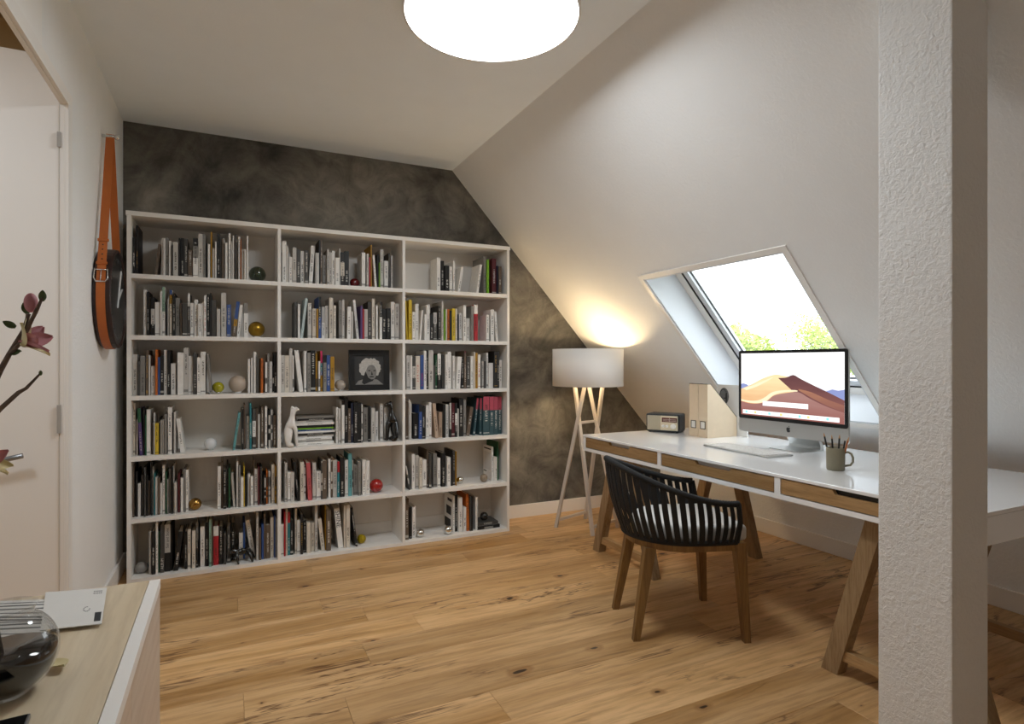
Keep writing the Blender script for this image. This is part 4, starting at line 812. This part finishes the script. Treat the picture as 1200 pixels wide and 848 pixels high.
sp(smooth([(0, .225), (.1, .20), (.20, .205), (.28, .25), (.36, .35), (.48, .405), (.585, .42), (.57, .44), (.45, .43), (.34, .39), (.26, .30), (.18, .245), (.08, .235), (0, .25)]), 'scr_bright', 8)
sp([(.24, .17), (.69, .17), (.69, .245), (.24, .245)], 'scr_white', 9); sp([(.02, .02), (.96, .02), (.96, .085), (.02, .085)], 'scr_white', 9); sp([(0, .965), (1, .965), (1, 1), (0, 1)], 'scr_white', 9)
for i, a in enumerate((.05, .15, .22, .30, .42, .49, .60, .68, .76, .85)): sp([(a, .035), (a+.022, .035), (a+.022, .07), (a, .07)], ('scr_cyan', 'scr_gold', 'scr_low')[i % 3], 10)
scr.build('display', smats, mon)
lg = MB(); zc_ = (z0+zg)/2
pts = [(0, .011), (-.006, .013), (-.0105, .010), (-.0125, .003), (-.011, -.005), (-.007, -.0125), (-.003, -.0135), (0, -.0125), (.003, -.0135), (.007, -.0125), (.0105, -.0065), (.0075, -.002), (.0072, .004), (.0098, .0085), (.006, .013)]
lg.prism([(.0004, -p[0], zc_+p[1]) for p in pts], (.001, 0, 0)); lg.prism([(.0004, -p[0], zc_+p[1]) for p in [(0, .0145), (.001, .019), (.005, .0215), (.0045, .017)]], (.001, 0, 0)); lg.build('logo', 'ink', mon)
st = MB(); st.prism([(x_, -.095, z_) for x_, z_ in [(-.03, .0004), (.15, .0004), (.152, .012), (.075, .17), (.052, .17), (.125, .02), (.12, .0065), (-.03, .0045)]], (0, .19, 0)); st.build('stand', 'aluminium', mon)
# ---------------- keyboard
kb = thing('keyboard', 'slim white wireless keyboard on the desk in front of the computer', 'keyboard', (2.432, 2.22, DZ+.0004), -.06)
MB().box(-.085, .085, -.225, .225, 0, .008, bev=.003).build('case', 'aluminium', kb)
ky = MB()
for r_ in range(6):
    for k in range(15):
        x_ = .066-r_*.0258
        if r_ == 5 and 4 <= k <= 8: continue
        ky.box(x_-.011, x_+.011, .212-k*.0286-.0125, .212-k*.0286+.0125, .0081, .0105)
ky.box(-.074, -.052, -.04, .09, .0081, .0105); ko = ky.build('keys', 'plastic_white', kb); ko['kind'] = 'stuff'
# ---------------- mug of pencils
mg = thing('mug', 'olive grey mug holding pencils on the desk by the post', 'mug', (2.352, 1.66, DZ+.0004))
MB().lathe([(.001, 0), (.033, 0), (.036, .004), (.0372, .094), (.0366, .0962), (.0345, .0945), (.0335, .008), (.001, .006)], 36).build('cup', 'mug', mg)
dv = Vector((.40, -.92, 0)).normalized()
MB().tube([(dv.x*r_, dv.y*r_, z_) for r_, z_ in [(.035, .078), (.048, .081), (.060, .074), (.0655, .058), (.065, .040), (.056, .026), (.035, .021)]], .0048, 10).build('handle', 'mug', mg)
PEN = [((-.012, .012), (-.018, .052), .155, 1, 'black pencil leaning outward to the computer side'), ((-.004, .004), (-.002, .020), .148, 1, 'black pencil second along in the mug'), ((.004, -.006), (.010, -.014), .152, 1, 'black upright pencil in the middle of the mug'), ((.004, -.018), (.014, -.040), .128, 0, 'short black blunt pen in the mug'), ((.016, -.012), (.010, -.062), .146, 2, 'copper pencil tilted over the mug handle')]
for (bx_, by_), (tx, ty), hz, kind, lab in PEN:
    a = Vector((bx_, by_, .0075)); b = Vector((tx*.86, ty*.86, hz)); d_ = (b-a).normalized()
    o = thing('pencil', lab, 'pencil', (2.352, 1.66, DZ+.0004), 0, 'pencils in the mug')
    MB().tube([a, b-d_*(.016 if kind else 0)], .0036, 7, smooth=False).build('shaft', 'leather' if kind == 2 else 'black_plastic', o)
    if kind: MB().tube([b-d_*.016, b], [.0036, .0007], 7).build('point', 'pencil_wood', o)
# ---------------- radio
rd_ = thing('radio', 'dark grey table radio with beige speaker and red dial on the desk', 'radio', (2.507, 3.125, DZ+.0004), math.atan2(-.187, .12))
RW, RH, RDp = .222, .123, .15
o = MB().box(0, RW, 0, RDp, .004, RH, bev=.012).build('body', 'radio_body', rd_)
for fx in (.02, RW-.02):
    for fy in (.02, RDp-.02): MB().lathe([(.007, 0), (.007, .006)], 12, c=(fx, fy, 0)).build('foot', 'black_rubber', rd_)
# front of the radio faces the room: local -y side
rd_.scale = (1, 1, 1)
MB().box(.010, .100, -.002, .004, .016, RH-.012).build('speaker', 'radio_grille', rd_)
MB().box(.100, RW-.010, -.002, .004, .016, RH-.012).build('panel', 'radio_panel', rd_)
dl = MB().box(.108, RW-.014, -.0032, -.0018, .070, RH-.024).build('dial', 'radio_dial', rd_)
mk = MB()
for k in range(13):
    x_ = .116+k*.0068
    mk.box(x_, x_+.0034, -.0036, -.0032, .085, .089); mk.box(x_, x_+.004, -.0036, -.0032, .077, .080)
mk.box(.157, .159, -.0036, -.0032, .073, .096); mk.build('dial_marks', 'ink_light', dl)
for cx, r_ in ((.118, .009), (.143, .009), (.184, .017)):
    k = MB().lathe([(r_, 0), (r_, .012), (r_*.8, .014)], 22).build('knob', 'plastic_white', rd_, (cx, -.001, .044), (PI/2, 0, 0))
# ---------------- magazine files
for i, (ya, yb, lab) in enumerate(((2.762, 2.840, 'plywood magazine file next to the radio'), (2.682, 2.760, 'plywood magazine file next to the computer'))):
    o = thing('magazine_file', lab, 'file box', (2.62, (ya+yb)/2, DZ+.0004), 0, 'magazine files on the desk'); hw = (yb-ya)/2-.0006; FH, FD = .327, .242; tk = .005
    prof = [(0, 0), (FD, 0), (FD, .118), (.028, FH), (0, FH)]
    for sgn in (-1, 1): MB().prism([(a, sgn*hw-(tk if sgn > 0 else 0), b) for a, b in prof], (0, tk, 0)).build('side_panel', 'file_ply', o)
    MB().box(0, tk, -hw+tk, hw-tk, 0, FH).build('spine_panel', 'file_ply', o); MB().box(tk, FD, -hw+tk, hw-tk, 0, tk).build('bottom', 'file_ply', o); MB().box(FD-tk, FD, -hw+tk, hw-tk, tk, .118).build('back_panel', 'file_ply', o)
    e = MB()
    for sgn in (-1, 1):
        yy = sgn*(hw-tk/2); e.beam((.026, yy, FH+.0012), (FD, yy, .1192), tk+.001, .003); e.beam((-.001, yy, FH+.0015), (.028, yy, FH+.0015), tk+.001, .003)
    e.beam((.0025, -hw, FH+.0015), (.0025, hw, FH+.0015), .006, .003); e.build('edge_band', 'black_plastic', o)
    lb = MB(); q = .021
    for b_ in ((-q, q, .052, .056), (-q, q, .096, .100), (-q, -q+.004, .056, .096), (q-.004, q, .056, .096)): lb.box(-.003, -.0002, b_[0], b_[1], b_[2], b_[3])
    l_ = lb.build('label_holder', 'black_plastic', o); MB().box(-.0016, -.0002, -q+.004, q-.004, .056, .096).build('label_card', 'white_card', l_)
# ---------------- print standing behind the files
ap = thing('art_print', 'white art print with a grey patterned head behind the magazine files', 'picture', (2.868, 2.727, DZ+.0004))
MB().box(0, .008, -.122, .122, 0, .318).build('board', 'white_card', ap)
hd = MB(); hd.prism([(-.0004, p[0]-.047, p[2]) for p in disc(.112, .245, .040, .054, 0)], (.0003, 0, 0)); hd.prism([(-.0004, a-.047, b) for a, b in [(.135, .19), (.10, .20), (.095, .15), (.05, .11), (.04, .0), (.16, .0), (.16, .14)]], (.0003, 0, 0)); hd.build('printed_head', 'greyprint', ap)
sp_ = MB()
for k in range(9):
    a = .35+k*.3; sp_.prism([(-.0008, p[0]-.047, p[2]) for p in disc(.118+.030*math.cos(a), .247+.042*math.sin(a), .0045, .004, 0, 8)], (.0003, 0, 0))
sp_.prism([(-.0008, p[0]-.047, p[2]) for p in disc(.105, .232, .010, .004, 0, 10)], (.0003, 0, 0)); sp_.prism([(-.0008, p[0]-.047, p[2]) for p in disc(.093, .235, .008, .035, 0, 12)], (.0003, 0, 0)); sp_.build('printed_spots', 'ink', ap)

# ================================================================ CHAIR
ch = thing('armchair', 'black strap-woven tub chair with teak legs and white cushion pulled up to the desk', 'chair', (1.870, 2.108, 0), math.atan2(-.35, .937))
# local x forward, y to the far side
def side(ph, s0, s1):
    a = abs(ph); v = s0*math.sin(a) if a < PI/2 else s0+(s1-s0)*((a-PI/2)/math.radians(40))**1.5
    return math.copysign(v, ph)
def rim(ph): return Vector((-.02-.305*math.cos(ph), side(ph, .275, .245), .598+.155*(.5+.5*math.cos(ph*180/130))))
def low(ph): return Vector((.012-.260*math.cos(ph), side(ph, .228, .222), .428))
PH = math.radians(130)
def path(fn, n=80): return [fn(-PH+2*PH*k/n) for k in range(n+1)]
tr_ = MB(); tr_.tube(path(rim, 200), [.0125+.0016*abs(math.sin(k*1.35)) for k in range(201)], 10); tr_.build('top_rail', 'strap_black', ch)
MB().tube(path(low), .012, 8).build('bottom_rail', 'strap_black', ch)
for sgn in (-1, 1):
    a, b = rim(sgn*PH), low(sgn*PH); MB().tube([a, (a+b)/2+Vector((.012, 0, 0)), b], .0115, 8).build('arm_post', 'strap_black', ch)
NS = 37
for k in range(NS):
    ph = -PH*.975+2*PH*.975*k/(NS-1); a, b = rim(ph), low(ph); mb = MB(); out = Vector((a.x+.02, a.y, 0)).normalized(); tang = Vector((-out.y, out.x, 0)); vs = []
    for j in range(9):
        t = j/8; p = a.lerp(b, t)+out*(.014*math.sin(PI*t)+.009); nrm = out
        wv = .0122
        for q_ in (p-tang*wv, p+tang*wv, p+tang*wv-nrm*.004, p-tang*wv-nrm*.004): vs.append(q_)
    fs = [[i*4+m_, i*4+(m_+1) % 4, (i+1)*4+(m_+1) % 4, (i+1)*4+m_] for i in range(8) for m_ in range(4)]+[[3, 2, 1, 0], [32, 33, 34, 35]]
    mb.add(vs, fs); mb.build('strap', 'strap_black', ch)
# seat frame and cushion: rounded back, straight front
def dshape(fx, back, half, z, n=20):
    P_ = [(fx, half*.97, z)]; P_ += [(-back*math.cos(a)-.0, half*math.sin(a), z) for a in [PI/2-PI*k/n for k in range(n+1)]]; P_.append((fx, -half*.97, z)); return P_
MB().prism(dshape(.212, .238, .224, .390), (0, 0, .030)).build('seat_frame', 'teak', ch)
bm = bmesh.new(); P0 = dshape(.235, .205, .202, .4225); vb = [bm.verts.new(p) for p in P0]; fc = bm.faces.new(vb); ex = bmesh.ops.extrude_face_region(bm, geom=[fc])
for v in [g for g in ex['geom'] if isinstance(g, bmesh.types.BMVert)]: v.co.z += .075
bmesh.ops.recalc_face_normals(bm, faces=list(bm.faces)); bmesh.ops.bevel(bm, geom=[e for e in bm.edges if abs(e.verts[0].co.z-e.verts[1].co.z) < 1e-5], offset=.02, segments=4, affect='EDGES', profile=.5)
cu = MB(); bm.verts.index_update(); cu.add([v.co.copy() for v in bm.verts], [[v.index for v in f_.verts] for f_ in bm.faces], 0, True); bm.free(); cu.build('cushion', 'cushion', ch)
for fx, fy, tx, ty, zt in ((.222, .222, .196, .205, .425), (.222, -.222, .196, -.205, .425), (-.246, .163, -.176, .135, .393), (-.246, -.163, -.176, -.135, .393)):
    mb = MB(); vs = []
    for (cx, cy, cz, wv) in ((fx, fy, 0, .0145), (tx, ty, zt, .0235)):
        for i, j in ((-1, -1), (1, -1), (1, 1), (-1, 1)): vs.append((cx+i*wv, cy+j*wv, cz))
    mb.add(vs, [[3, 2, 1, 0], [4, 5, 6, 7], [0, 1, 5, 4], [1, 2, 6, 5], [2, 3, 7, 6], [3, 0, 4, 7]]); mb.build('leg', 'teak', ch)

# ================================================================ FLOOR LAMP
fl = thing('floor_lamp', 'floor lamp with white drum shade on crossed pale legs in the corner', 'floor lamp', (2.352, 3.59, 0), math.atan2(.10, .30))
hx, hy = .158, .158; zx = .765; zt = 1.12
def lampleg(sx, sy_):
    # foot at (sx*hx, sy*hy); crosses over in y at height zx
    f0 = Vector((sx*hx, sy_*hy, 0)); k = (zt-zx)/zx; tp = Vector((sx*hx*.55, -sy_*hy*k, zt)); off = Vector((sx*.0, sy_*.0, 0))
    # keep the two legs of a pair side by side where they cross
    sh = Vector((.012*sy_*sx, 0, 0)); MB().beam(f0+sh, tp+sh, .022, .022).build('leg', 'lamp_leg', fl)
for sx in (-1, 1):
    for sy_ in (-1, 1): lampleg(sx, sy_)
for sy_ in (-1, 1): MB().beam((-hx, sy_*hy*.93, .055), (hx, sy_*hy*.93, .055), .018, .018).build('stretcher', 'lamp_leg', fl)
MB().beam((-hx*.72, 0, zx), (hx*.72, 0, zx), .016, .016).build('cross_bar', 'lamp_leg', fl)
sh = MB(); RS = .2565; sh.lathe([(RS-.003, 1.026), (RS, 1.026), (RS, 1.293), (RS-.003, 1.293), (RS-.003, 1.026)], 64, cap=False); sh.build('lamp_shade', 'lamp_shade', fl)
sp2 = MB()
for k in range(3):
    a = k*2*PI/3+.4; sp2.tube([(0, 0, 1.105), (.254*math.cos(a), .254*math.sin(a), 1.105)], .003, 6)
sp2.lathe([(.02, 1.07), (.02, 1.125)], 16); sp2.build('shade_carrier', 'steel', fl)
MB().lathe([(.001, 1.126), (.014, 1.128), (.018, 1.15), (.030, 1.175), (.030, 1.195), (.018, 1.215), (.001, 1.22)], 20).build('bulb', 'bulb_glow', fl)

# ================================================================ CEILING LAMP
cl = thing('ceiling_lamp', 'large round white flush ceiling lamp, switched on', 'ceiling lamp', (.899, 2.029, 2.505))
RL = .335
MB().lathe([(RL-.008, 0), (RL, 0), (RL, .0958), (.001, .0958), (.001, .09), (RL-.008, .09), (RL-.008, 0)], 72, cap=False).build('housing', 'trim_white', cl)
MB().lathe([(RL-.0085, .002), (RL-.08, .018)], 72, cap=False).build('inner_ring', 'lamp_cone', cl)
MB().lathe([(.001, .018), (RL-.08, .018)], 72, cap=False).build('diffuser', 'lamp_diffuser', cl)

# ================================================================ WALL CLOCK ON A STRAP
ck = thing('wall_clock', 'round dark wall clock hanging from a tan leather strap beside the doorway', 'clock', (XL, 3.405, 1.505))
RCk, TH = .238, .072
def ydisc(mb, prof, seg=48, mat=0):
    vs = []
    for r_, x_ in prof:
        for k in range(seg): a = 2*PI*k/seg; vs.append((x_, r_*math.cos(a), r_*math.sin(a)))
    mb.add(vs, [[i*seg+k, (i+1)*seg+k, (i+1)*seg+(k+1) % seg, i*seg+(k+1) % seg] for i in range(len(prof)-1) for k in range(seg)]+[list(range(seg))], mat, False); return mb
ydisc(MB(), [(RCk-.004, .003), (RCk, .008), (RCk, TH-.004), (RCk-.004, TH), (RCk-.016, TH), (RCk-.018, TH-.007), (.001, TH-.007)]).build('case', 'clock_brown', ck)
ydisc(MB(), [(RCk-.020, TH-.0072), (RCk-.020, TH-.0055), (.001, TH-.0055)]).build('dial', 'clock_face', ck)
hd = MB(); xx = TH-.0035
for ang, ln_, wv in ((2*PI*2/12, .12, .010), (2*PI*.9/12, .165, .008), (2*PI*7/12, .05, .008)):
    d_ = Vector((0, math.sin(ang), math.cos(ang))); hd.beam((xx, 0, 0), Vector((xx, 0, 0))+d_*ln_, .0016, wv, up=(1, 0, 0))
hd.build('hands', 'plastic_white', ck)
tk = MB()
for k in range(60):
    ang = 2*PI*k/60; r0, r1 = (.175, .195) if k % 5 == 0 else (.188, .195); d_ = Vector((0, math.sin(ang), math.cos(ang)))
    tk.beam(Vector((xx-.0012, 0, 0))+d_*r0, Vector((xx-.0012, 0, 0))+d_*r1, .001, .0025 if k % 5 else .004, up=(1, 0, 0))
tk.build('minute_marks', 'steel', ck)
# strap: round the rim and up to the peg in two runs
SP = []; zt_ = 2.301-1.505
ang0 = math.asin((RCk)/zt_); a_s = ang0*1.0
arc = []
tl = math.pi/2-math.acos(RCk/zt_)   # tangent point angle above horizontal
angs = [math.pi-tl+k/40*(math.pi+2*tl) for k in range(41)]
run = [(0.0, zt_)]+[((RCk+.002)*math.cos(t), (RCk+.002)*math.sin(t)) for t in angs]+[(0.0, zt_)]
s_ = MB(); vs = []; x0_, x1_ = .018, .052
for i, (yy, zz) in enumerate(run):
    vs += [(x0_, yy, zz), (x1_, yy, zz)]
    l_ = max((yy*yy+zz*zz)**.5, 1e-6); k_ = (l_+.003)/l_; vs += [(x1_, yy*k_, zz*k_), (x0_, yy*k_, zz*k_)]
s_.add(vs, [[i*4+m_, i*4+(m_+1) % 4, (i+1)*4+(m_+1) % 4, (i+1)*4+m_] for i in range(len(run)-1) for m_ in range(4)]); stp = s_.build('strap', 'leather', ck)
# buckle, keepers and holes on the run nearer the doorway
P1 = Vector((0, run[1][0], run[1][1])); P2 = Vector((0, 0, zt_)); dd_ = (P2-P1).normalized(); nn = Vector((0, -dd_.z, dd_.y))
if nn.y > 0: nn = -nn
def on_strap(t, lift): return P1+dd_*t+nn*lift
bkl = MB(); w_ = .048; cx_ = (x0_+x1_)/2
def bp_(dx, t, l=.006): q_ = on_strap(t, l); return (cx_+dx, q_.y, q_.z)
bkl.tube([bp_(-.024, .045), bp_(-.026, .0), bp_(-.018, -.018), bp_(.018, -.018), bp_(.026, .0), bp_(.024, .045)], .0032, 8); bkl.tube([bp_(-.024, .04), bp_(.024, .04)], .0028, 8); bkl.tube([bp_(0, .04), bp_(0, -.016, .008)], .0024, 8); bkl.build('buckle', 'chrome', stp)
for t in (.075, .19): MB().beam(bp_(-.021, t, .003), bp_(.021, t, .003), .012, .012, up=(0, 1, 0)).build('strap_keeper', 'leather', stp)
for k in range(4): MB().sphere(bp_(0, .095+k*.024, .0034), .0032, 8, 6).build('strap_hole', 'ink', stp)
pg_ = MB().tube([(.001, 0, zt_-.008), (.058, 0, zt_-.008)], .008, 12); pg_.sphere((.062, 0, zt_-.008), .013, 14, 8); pg_.build('peg', 'chrome', ck)

# ================================================================ SIDEBOARD IN THE FOREGROUND
SZ, SX1, SY1, SY0 = .70, -.141, 1.569, .25
sb = thing('sideboard', 'pale wood sideboard with white edging along the doorway wall', 'sideboard', (0, 0, 0))
MB().box(XL+.001, SX1-.0225, SY0, SY1, SZ-.022, SZ, bev=.0008).build('top', 'maple_top', sb)
MB().box(SX1-.0212, SX1, SY0, SY1, SZ-.022, SZ, bev=.0008).build('edge_strip', 'trim_white', sb)
b = MB(); b.box(XL+.001, SX1-.02, SY1-.02, SY1-.001, .06, SZ-.0225); b.box(XL+.001, SX1-.02, SY0, SY0+.019, .06, SZ-.0225); b.box(XL+.001, SX1-.02, SY0+.019, SY1-.02, .06, .08); b.box(XL+.001, XL+.01, SY0+.019, SY1-.02, .08, SZ-.0225); b.build('carcass', 'pale_front', sb)
for k in range(3):
    a0 = SY0+(SY1-SY0)/3*k; MB().box(SX1-.0195, SX1-.001, a0+.001, a0+(SY1-SY0)/3-.001, .062, SZ-.024, bev=.001).build('door', 'pale_front', sb)
for fx in (XL+.05, SX1-.06):
    for fy in (SY0+.06, SY1-.06): MB().lathe([(.014, 0), (.02, .0599)], 14, c=(fx, fy, 0)).build('leg', 'steel', sb)
# papers
mgz = thing('magazine', 'magazine with a striped grey cover on the sideboard under the card', 'magazine', (-.385, 1.40, SZ+.0004), -.35)
MB().box(-.10, .10, -.13, .13, 0, .005).build('cover', 'white_card', mgz)
stp_ = MB()
for k in range(16): stp_.beam((-.098, -.118+k*.0155, .0052), (.098, -.124+k*.0155+.012*math.sin(k), .0052), .0055 if k % 3 else .003, .0004)
stp_.build('cover_stripes', 'greyprint', mgz)
cd = thing('postcard', 'white printed card lying on the magazine on the sideboard', 'card', (-.279, 1.444, SZ+.0062), 0)
cp = [(-.352, 1.562), (-.239, 1.538), (-.215, 1.33), (-.311, 1.346)]; cc = Vector((-.279, 1.444))
MB().prism([(p_[0]-cc.x, p_[1]-cc.y, 0) for p_ in cp[::-1]], (0, 0, .0012)).build('card', 'white_card', cd)
pr = MB()
def cq(u_, v_): 
    a = Vector(cp[0]).lerp(Vector(cp[1]), u_); b_ = Vector(cp[3]).lerp(Vector(cp[2]), u_); q_ = a.lerp(b_, v_); return (q_.x-cc.x, q_.y-cc.y, .0013)
def cquad(u0, u1, v0, v1): pr.add([cq(u0, v0), cq(u1, v0), cq(u1, v1), cq(u0, v1)], [[3, 2, 1, 0]])
cquad(.86, .97, .70, .93); pr.build('printed_stamp', 'ink', cd); pr = MB()
for r_ in range(2):
    for k in range(5): cquad(.79+k*.03, .81+k*.03, .08+r_*.06, .115+r_*.06)
for k in range(9): a = k*.6; cquad(.70+.05*math.cos(a), .725+.05*math.cos(a), .58+.06*math.sin(a), .60+.06*math.sin(a))
pl_ = pr.build('printed_lines', 'greyprint', cd); pl_['kind'] = 'stuff'
ph = thing('phone', 'dark phone lying on the sideboard near its front edge', 'phone', (-.279, .957, SZ+.0004), .08)
MB().box(-.036, .036, -.074, .074, 0, .008, bev=.0025).build('body', 'steel', ph); MB().box(-.033, .033, -.071, .071, .0081, .0086).build('screen', 'clock_face', ph)
# vase with magnolia
vs_ = thing('vase', 'round clear glass vase with dark water holding magnolia branches on the sideboard', 'vase', (-.302, 1.125, SZ+.0004)); R = .066
prof = [(.001, .0), (R*.45, .0)]+[(R*math.sin(a), R*.93-R*math.cos(a)) for a in [.5+k*(2.55-.5)/16 for k in range(17)]]+[(R*.52, R*1.86), (R*.60, R*2.0)]
MB().lathe(prof, 40, cap=False).build('glass', 'vase_glass', vs_)
wp = [(.001, .004), (R*.42, .004)]+[((R-.003)*math.sin(a), R*.93-(R-.003)*math.cos(a)) for a in [.5+k*(1.62-.5)/10 for k in range(11)]]+[(.001, R*.93-(R-.003)*math.cos(1.62))]
MB().lathe(wp, 40, cap=False).build('water', 'dark_water', vs_)
def petal(mb, base, d, ln, wd, curl, up, mat=0):
    d = Vector(d).normalized(); u_ = Vector(up); s = d.cross(u_).normalized(); n = s.cross(d).normalized(); vs = []
    for i in range(7):
        t = i/6; c_ = Vector(base)+d*ln*t+n*(curl*ln*t*t); w2 = wd*math.sin(PI*min(.12+t*.86, 1))**.8
        for j in range(5): k = (j-2)/2; vs.append(c_+s*w2*k+n*(wd*.35*k*k))
    mb.add(vs, [[i*5+j, i*5+j+1, (i+1)*5+j+1, (i+1)*5+j] for i in range(6) for j in range(4)], mat, True)
def flower(parent, c_, axis, size, n=6, opened=.6, seed=0, pale=False):
    rr = random.Random(seed); ax = Vector(axis).normalized(); s = ax.cross(Vector((.3, .9, .1))).normalized(); u_ = s.cross(ax); 
    for k in range(n):
        a = 2*PI*k/n+rr.uniform(-.2, .2); sd = s*math.cos(a)+u_*math.sin(a); d = ax+sd*opened*rr.uniform(.7, 1.3); mb = MB()
        petal(mb, c_, d, size*rr.uniform(.85, 1.1), size*.27, -.25, sd*-1+ax*.01); mb.build('petal', 'petal_pink' if (k % 3 and not pale) or (pale and k == 1) else 'petal_pale', parent)
br1 = thing('magnolia_branch', 'magnolia branch with pink bloom and bud standing in the glass vase', 'branch', (0, 0, 0), 0, 'magnolia branches in the vase')
bpts = [(-.305, 1.125, .72), (-.318, 1.12, .83), (-.335, 1.11, .97), (-.330, 1.10, 1.10), (-.306, 1.092, 1.168), (-.298, 1.089, 1.188), (-.286, 1.083, 1.212), (-.268, 1.075, 1.246)]
MB().tube(bpts, [.005, .005, .0045, .0042, .004, .0038, .0034, .0026], 8).build('stem', 'bark', br1)
MB().tube([(-.286, 1.083, 1.212), (-.270, 1.072, 1.228), (-.256, 1.067, 1.262), (-.2515, 1.065, 1.272), (-.243, 1.062, 1.293)], [.0032, .003, .0026, .0028, .0018], 7).build('twig', 'bark', br1)
MB().tube([(-.268, 1.075, 1.246), (-.263, 1.072, 1.262), (-.261, 1.071, 1.270)], [.0028, .0024, .003], 7).build('twig', 'bark', br1)
MB().sphere((-.2585, 1.071, 1.286), .0095, 14, 10, sc3=(.9, .9, 1.5)).build('bud', 'petal_pink', br1)
for c_, d in (((-.262, 1.071, 1.270), (-.3, 0, 1)), ((-.243, 1.062, 1.288), (.1, 0, 1)), ((-.285, 1.082, 1.213), (1, -.2, .1)), ((-.277, 1.076, 1.25), (-1, -.1, .5))):
    mb = MB(); petal(mb, c_, d, .016, .005, .2, (0, -.9, .3)); mb.build('leaf', 'leaf_green', br1)
flower(br1, (-.272, 1.074, 1.225), (.85, -.1, .45), .042, 7, .75, 5)
br2 = thing('magnolia_branch', 'bare magnolia twig tip standing in the glass vase', 'branch', (0, 0, 0), 0, 'magnolia branches in the vase')
MB().tube([(-.300, 1.122, .72), (-.325, 1.115, .9), (-.330, 1.10, 1.05), (-.312, 1.094, 1.115), (-.298, 1.089, 1.132), (-.274, 1.077, 1.156), (-.264, 1.072, 1.162), (-.246, 1.064, 1.183)], [.0045, .0042, .004, .0036, .0034, .003, .0024, .0014], 7).build('stem', 'bark', br2)
MB().sphere((-.2455, 1.0638, 1.184), .0024, 8, 6, sc3=(1, 1, 1.6)).build('bud', 'leaf_green', br2)
br3 = thing('magnolia_branch', 'low magnolia branch with pale open bloom standing in the glass vase', 'branch', (0, 0, 0), 0, 'magnolia branches in the vase')
MB().tube([(-.306, 1.130, .72), (-.330, 1.12, .86), (-.342, 1.105, .97), (-.326, 1.098, 1.050)], [.0045, .0042, .004, .003], 7).build('stem', 'bark', br3)
flower(br3, (-.326, 1.098, 1.050), (.8, -.1, .25), .040, 6, .7, 9, True)
fp = MB(); petal(fp, (-.262, 1.20, SZ+.004), (.5, -.75, 0), .045, .014, .12, (0, 0, 1)); tag(fp.build('fallen_petal', 'petal_pale'), 'pale fallen magnolia petal on the sideboard beside the vase', 'petal')

# ================================================================ OUTSIDE
gz = -5.0
struct(MB().box(XR+.6, 70, -30, 70, gz-.2, gz).build('ground', 'lawn'), 'lawn below the skylight', 'ground')
def tree(x, y, top, rad, mat, label, n, seed):
    rr = random.Random(seed); o = thing('tree', label, 'tree', (x, y, gz), 0, 'trees beyond the skylight'); H_ = top-gz
    tb = MB(); tb.tube([(0, 0, 0), (.05, .02, H_*.3), (0, 0, H_*.6), (.1, 0, H_*.9)], [.16, .13, .09, .03], 8)
    cl_ = []
    for k in range(26):
        a = rr.uniform(0, 2*PI); e = rr.uniform(-.2, 1.2); r_ = rad*rr.uniform(.45, .95); c_ = Vector((r_*math.cos(a)*math.cos(e), r_*math.sin(a)*math.cos(e), H_-rad*1.15+r_*math.sin(e)*1.1)); cl_.append((c_, rad*rr.uniform(.18, .36)))
        st_ = Vector((0, 0, H_*.45+rr.uniform(0, .3)*H_)); tb.tube([st_, st_.lerp(c_, .5)+Vector((0, 0, .1)), c_], [.05, .03, .01], 5)
    tb.build('trunk', 'tree_bark', o); lf = MB()
    for k in range(n):
        c_, r_ = rr.choice(cl_); d = Vector((rr.gauss(0, 1), rr.gauss(0, 1), rr.gauss(0, 1))).normalized()*r_*rr.random()**.4; p = c_+d
        a = Vector((rr.gauss(0, 1), rr.gauss(0, 1), rr.gauss(0, .6))).normalized(); b_ = a.cross(Vector((rr.gauss(0, 1), rr.gauss(0, 1), rr.gauss(0, 1)))).normalized(); s = rr.uniform(.05, .10)
        lf.add([p-a*s, p+b_*s*.5, p+a*s, p-b_*s*.5], [[0, 1, 2, 3]])
    f_ = lf.build('foliage', mat, o); f_['kind'] = 'stuff'
for x_, y_, top, rad, mat, lab, n, sd in ((12.81, 12.68, 2.7, 1.75, 'foliage_lime', 'slim lime green tree seen through the skylight above the magazine files', 7000, 1),
                                       (23.2, 16.54, 3.6, 2.7, 'foliage_lime', 'broad lime green tree seen through the skylight above the computer', 9000, 2), (28.21, 24.11, 2.2, 2.4, 'foliage', 'lower darker green tree between two lime ones outside', 5000, 3)):
    tree(x_, y_, top, rad, mat, lab, n, sd)
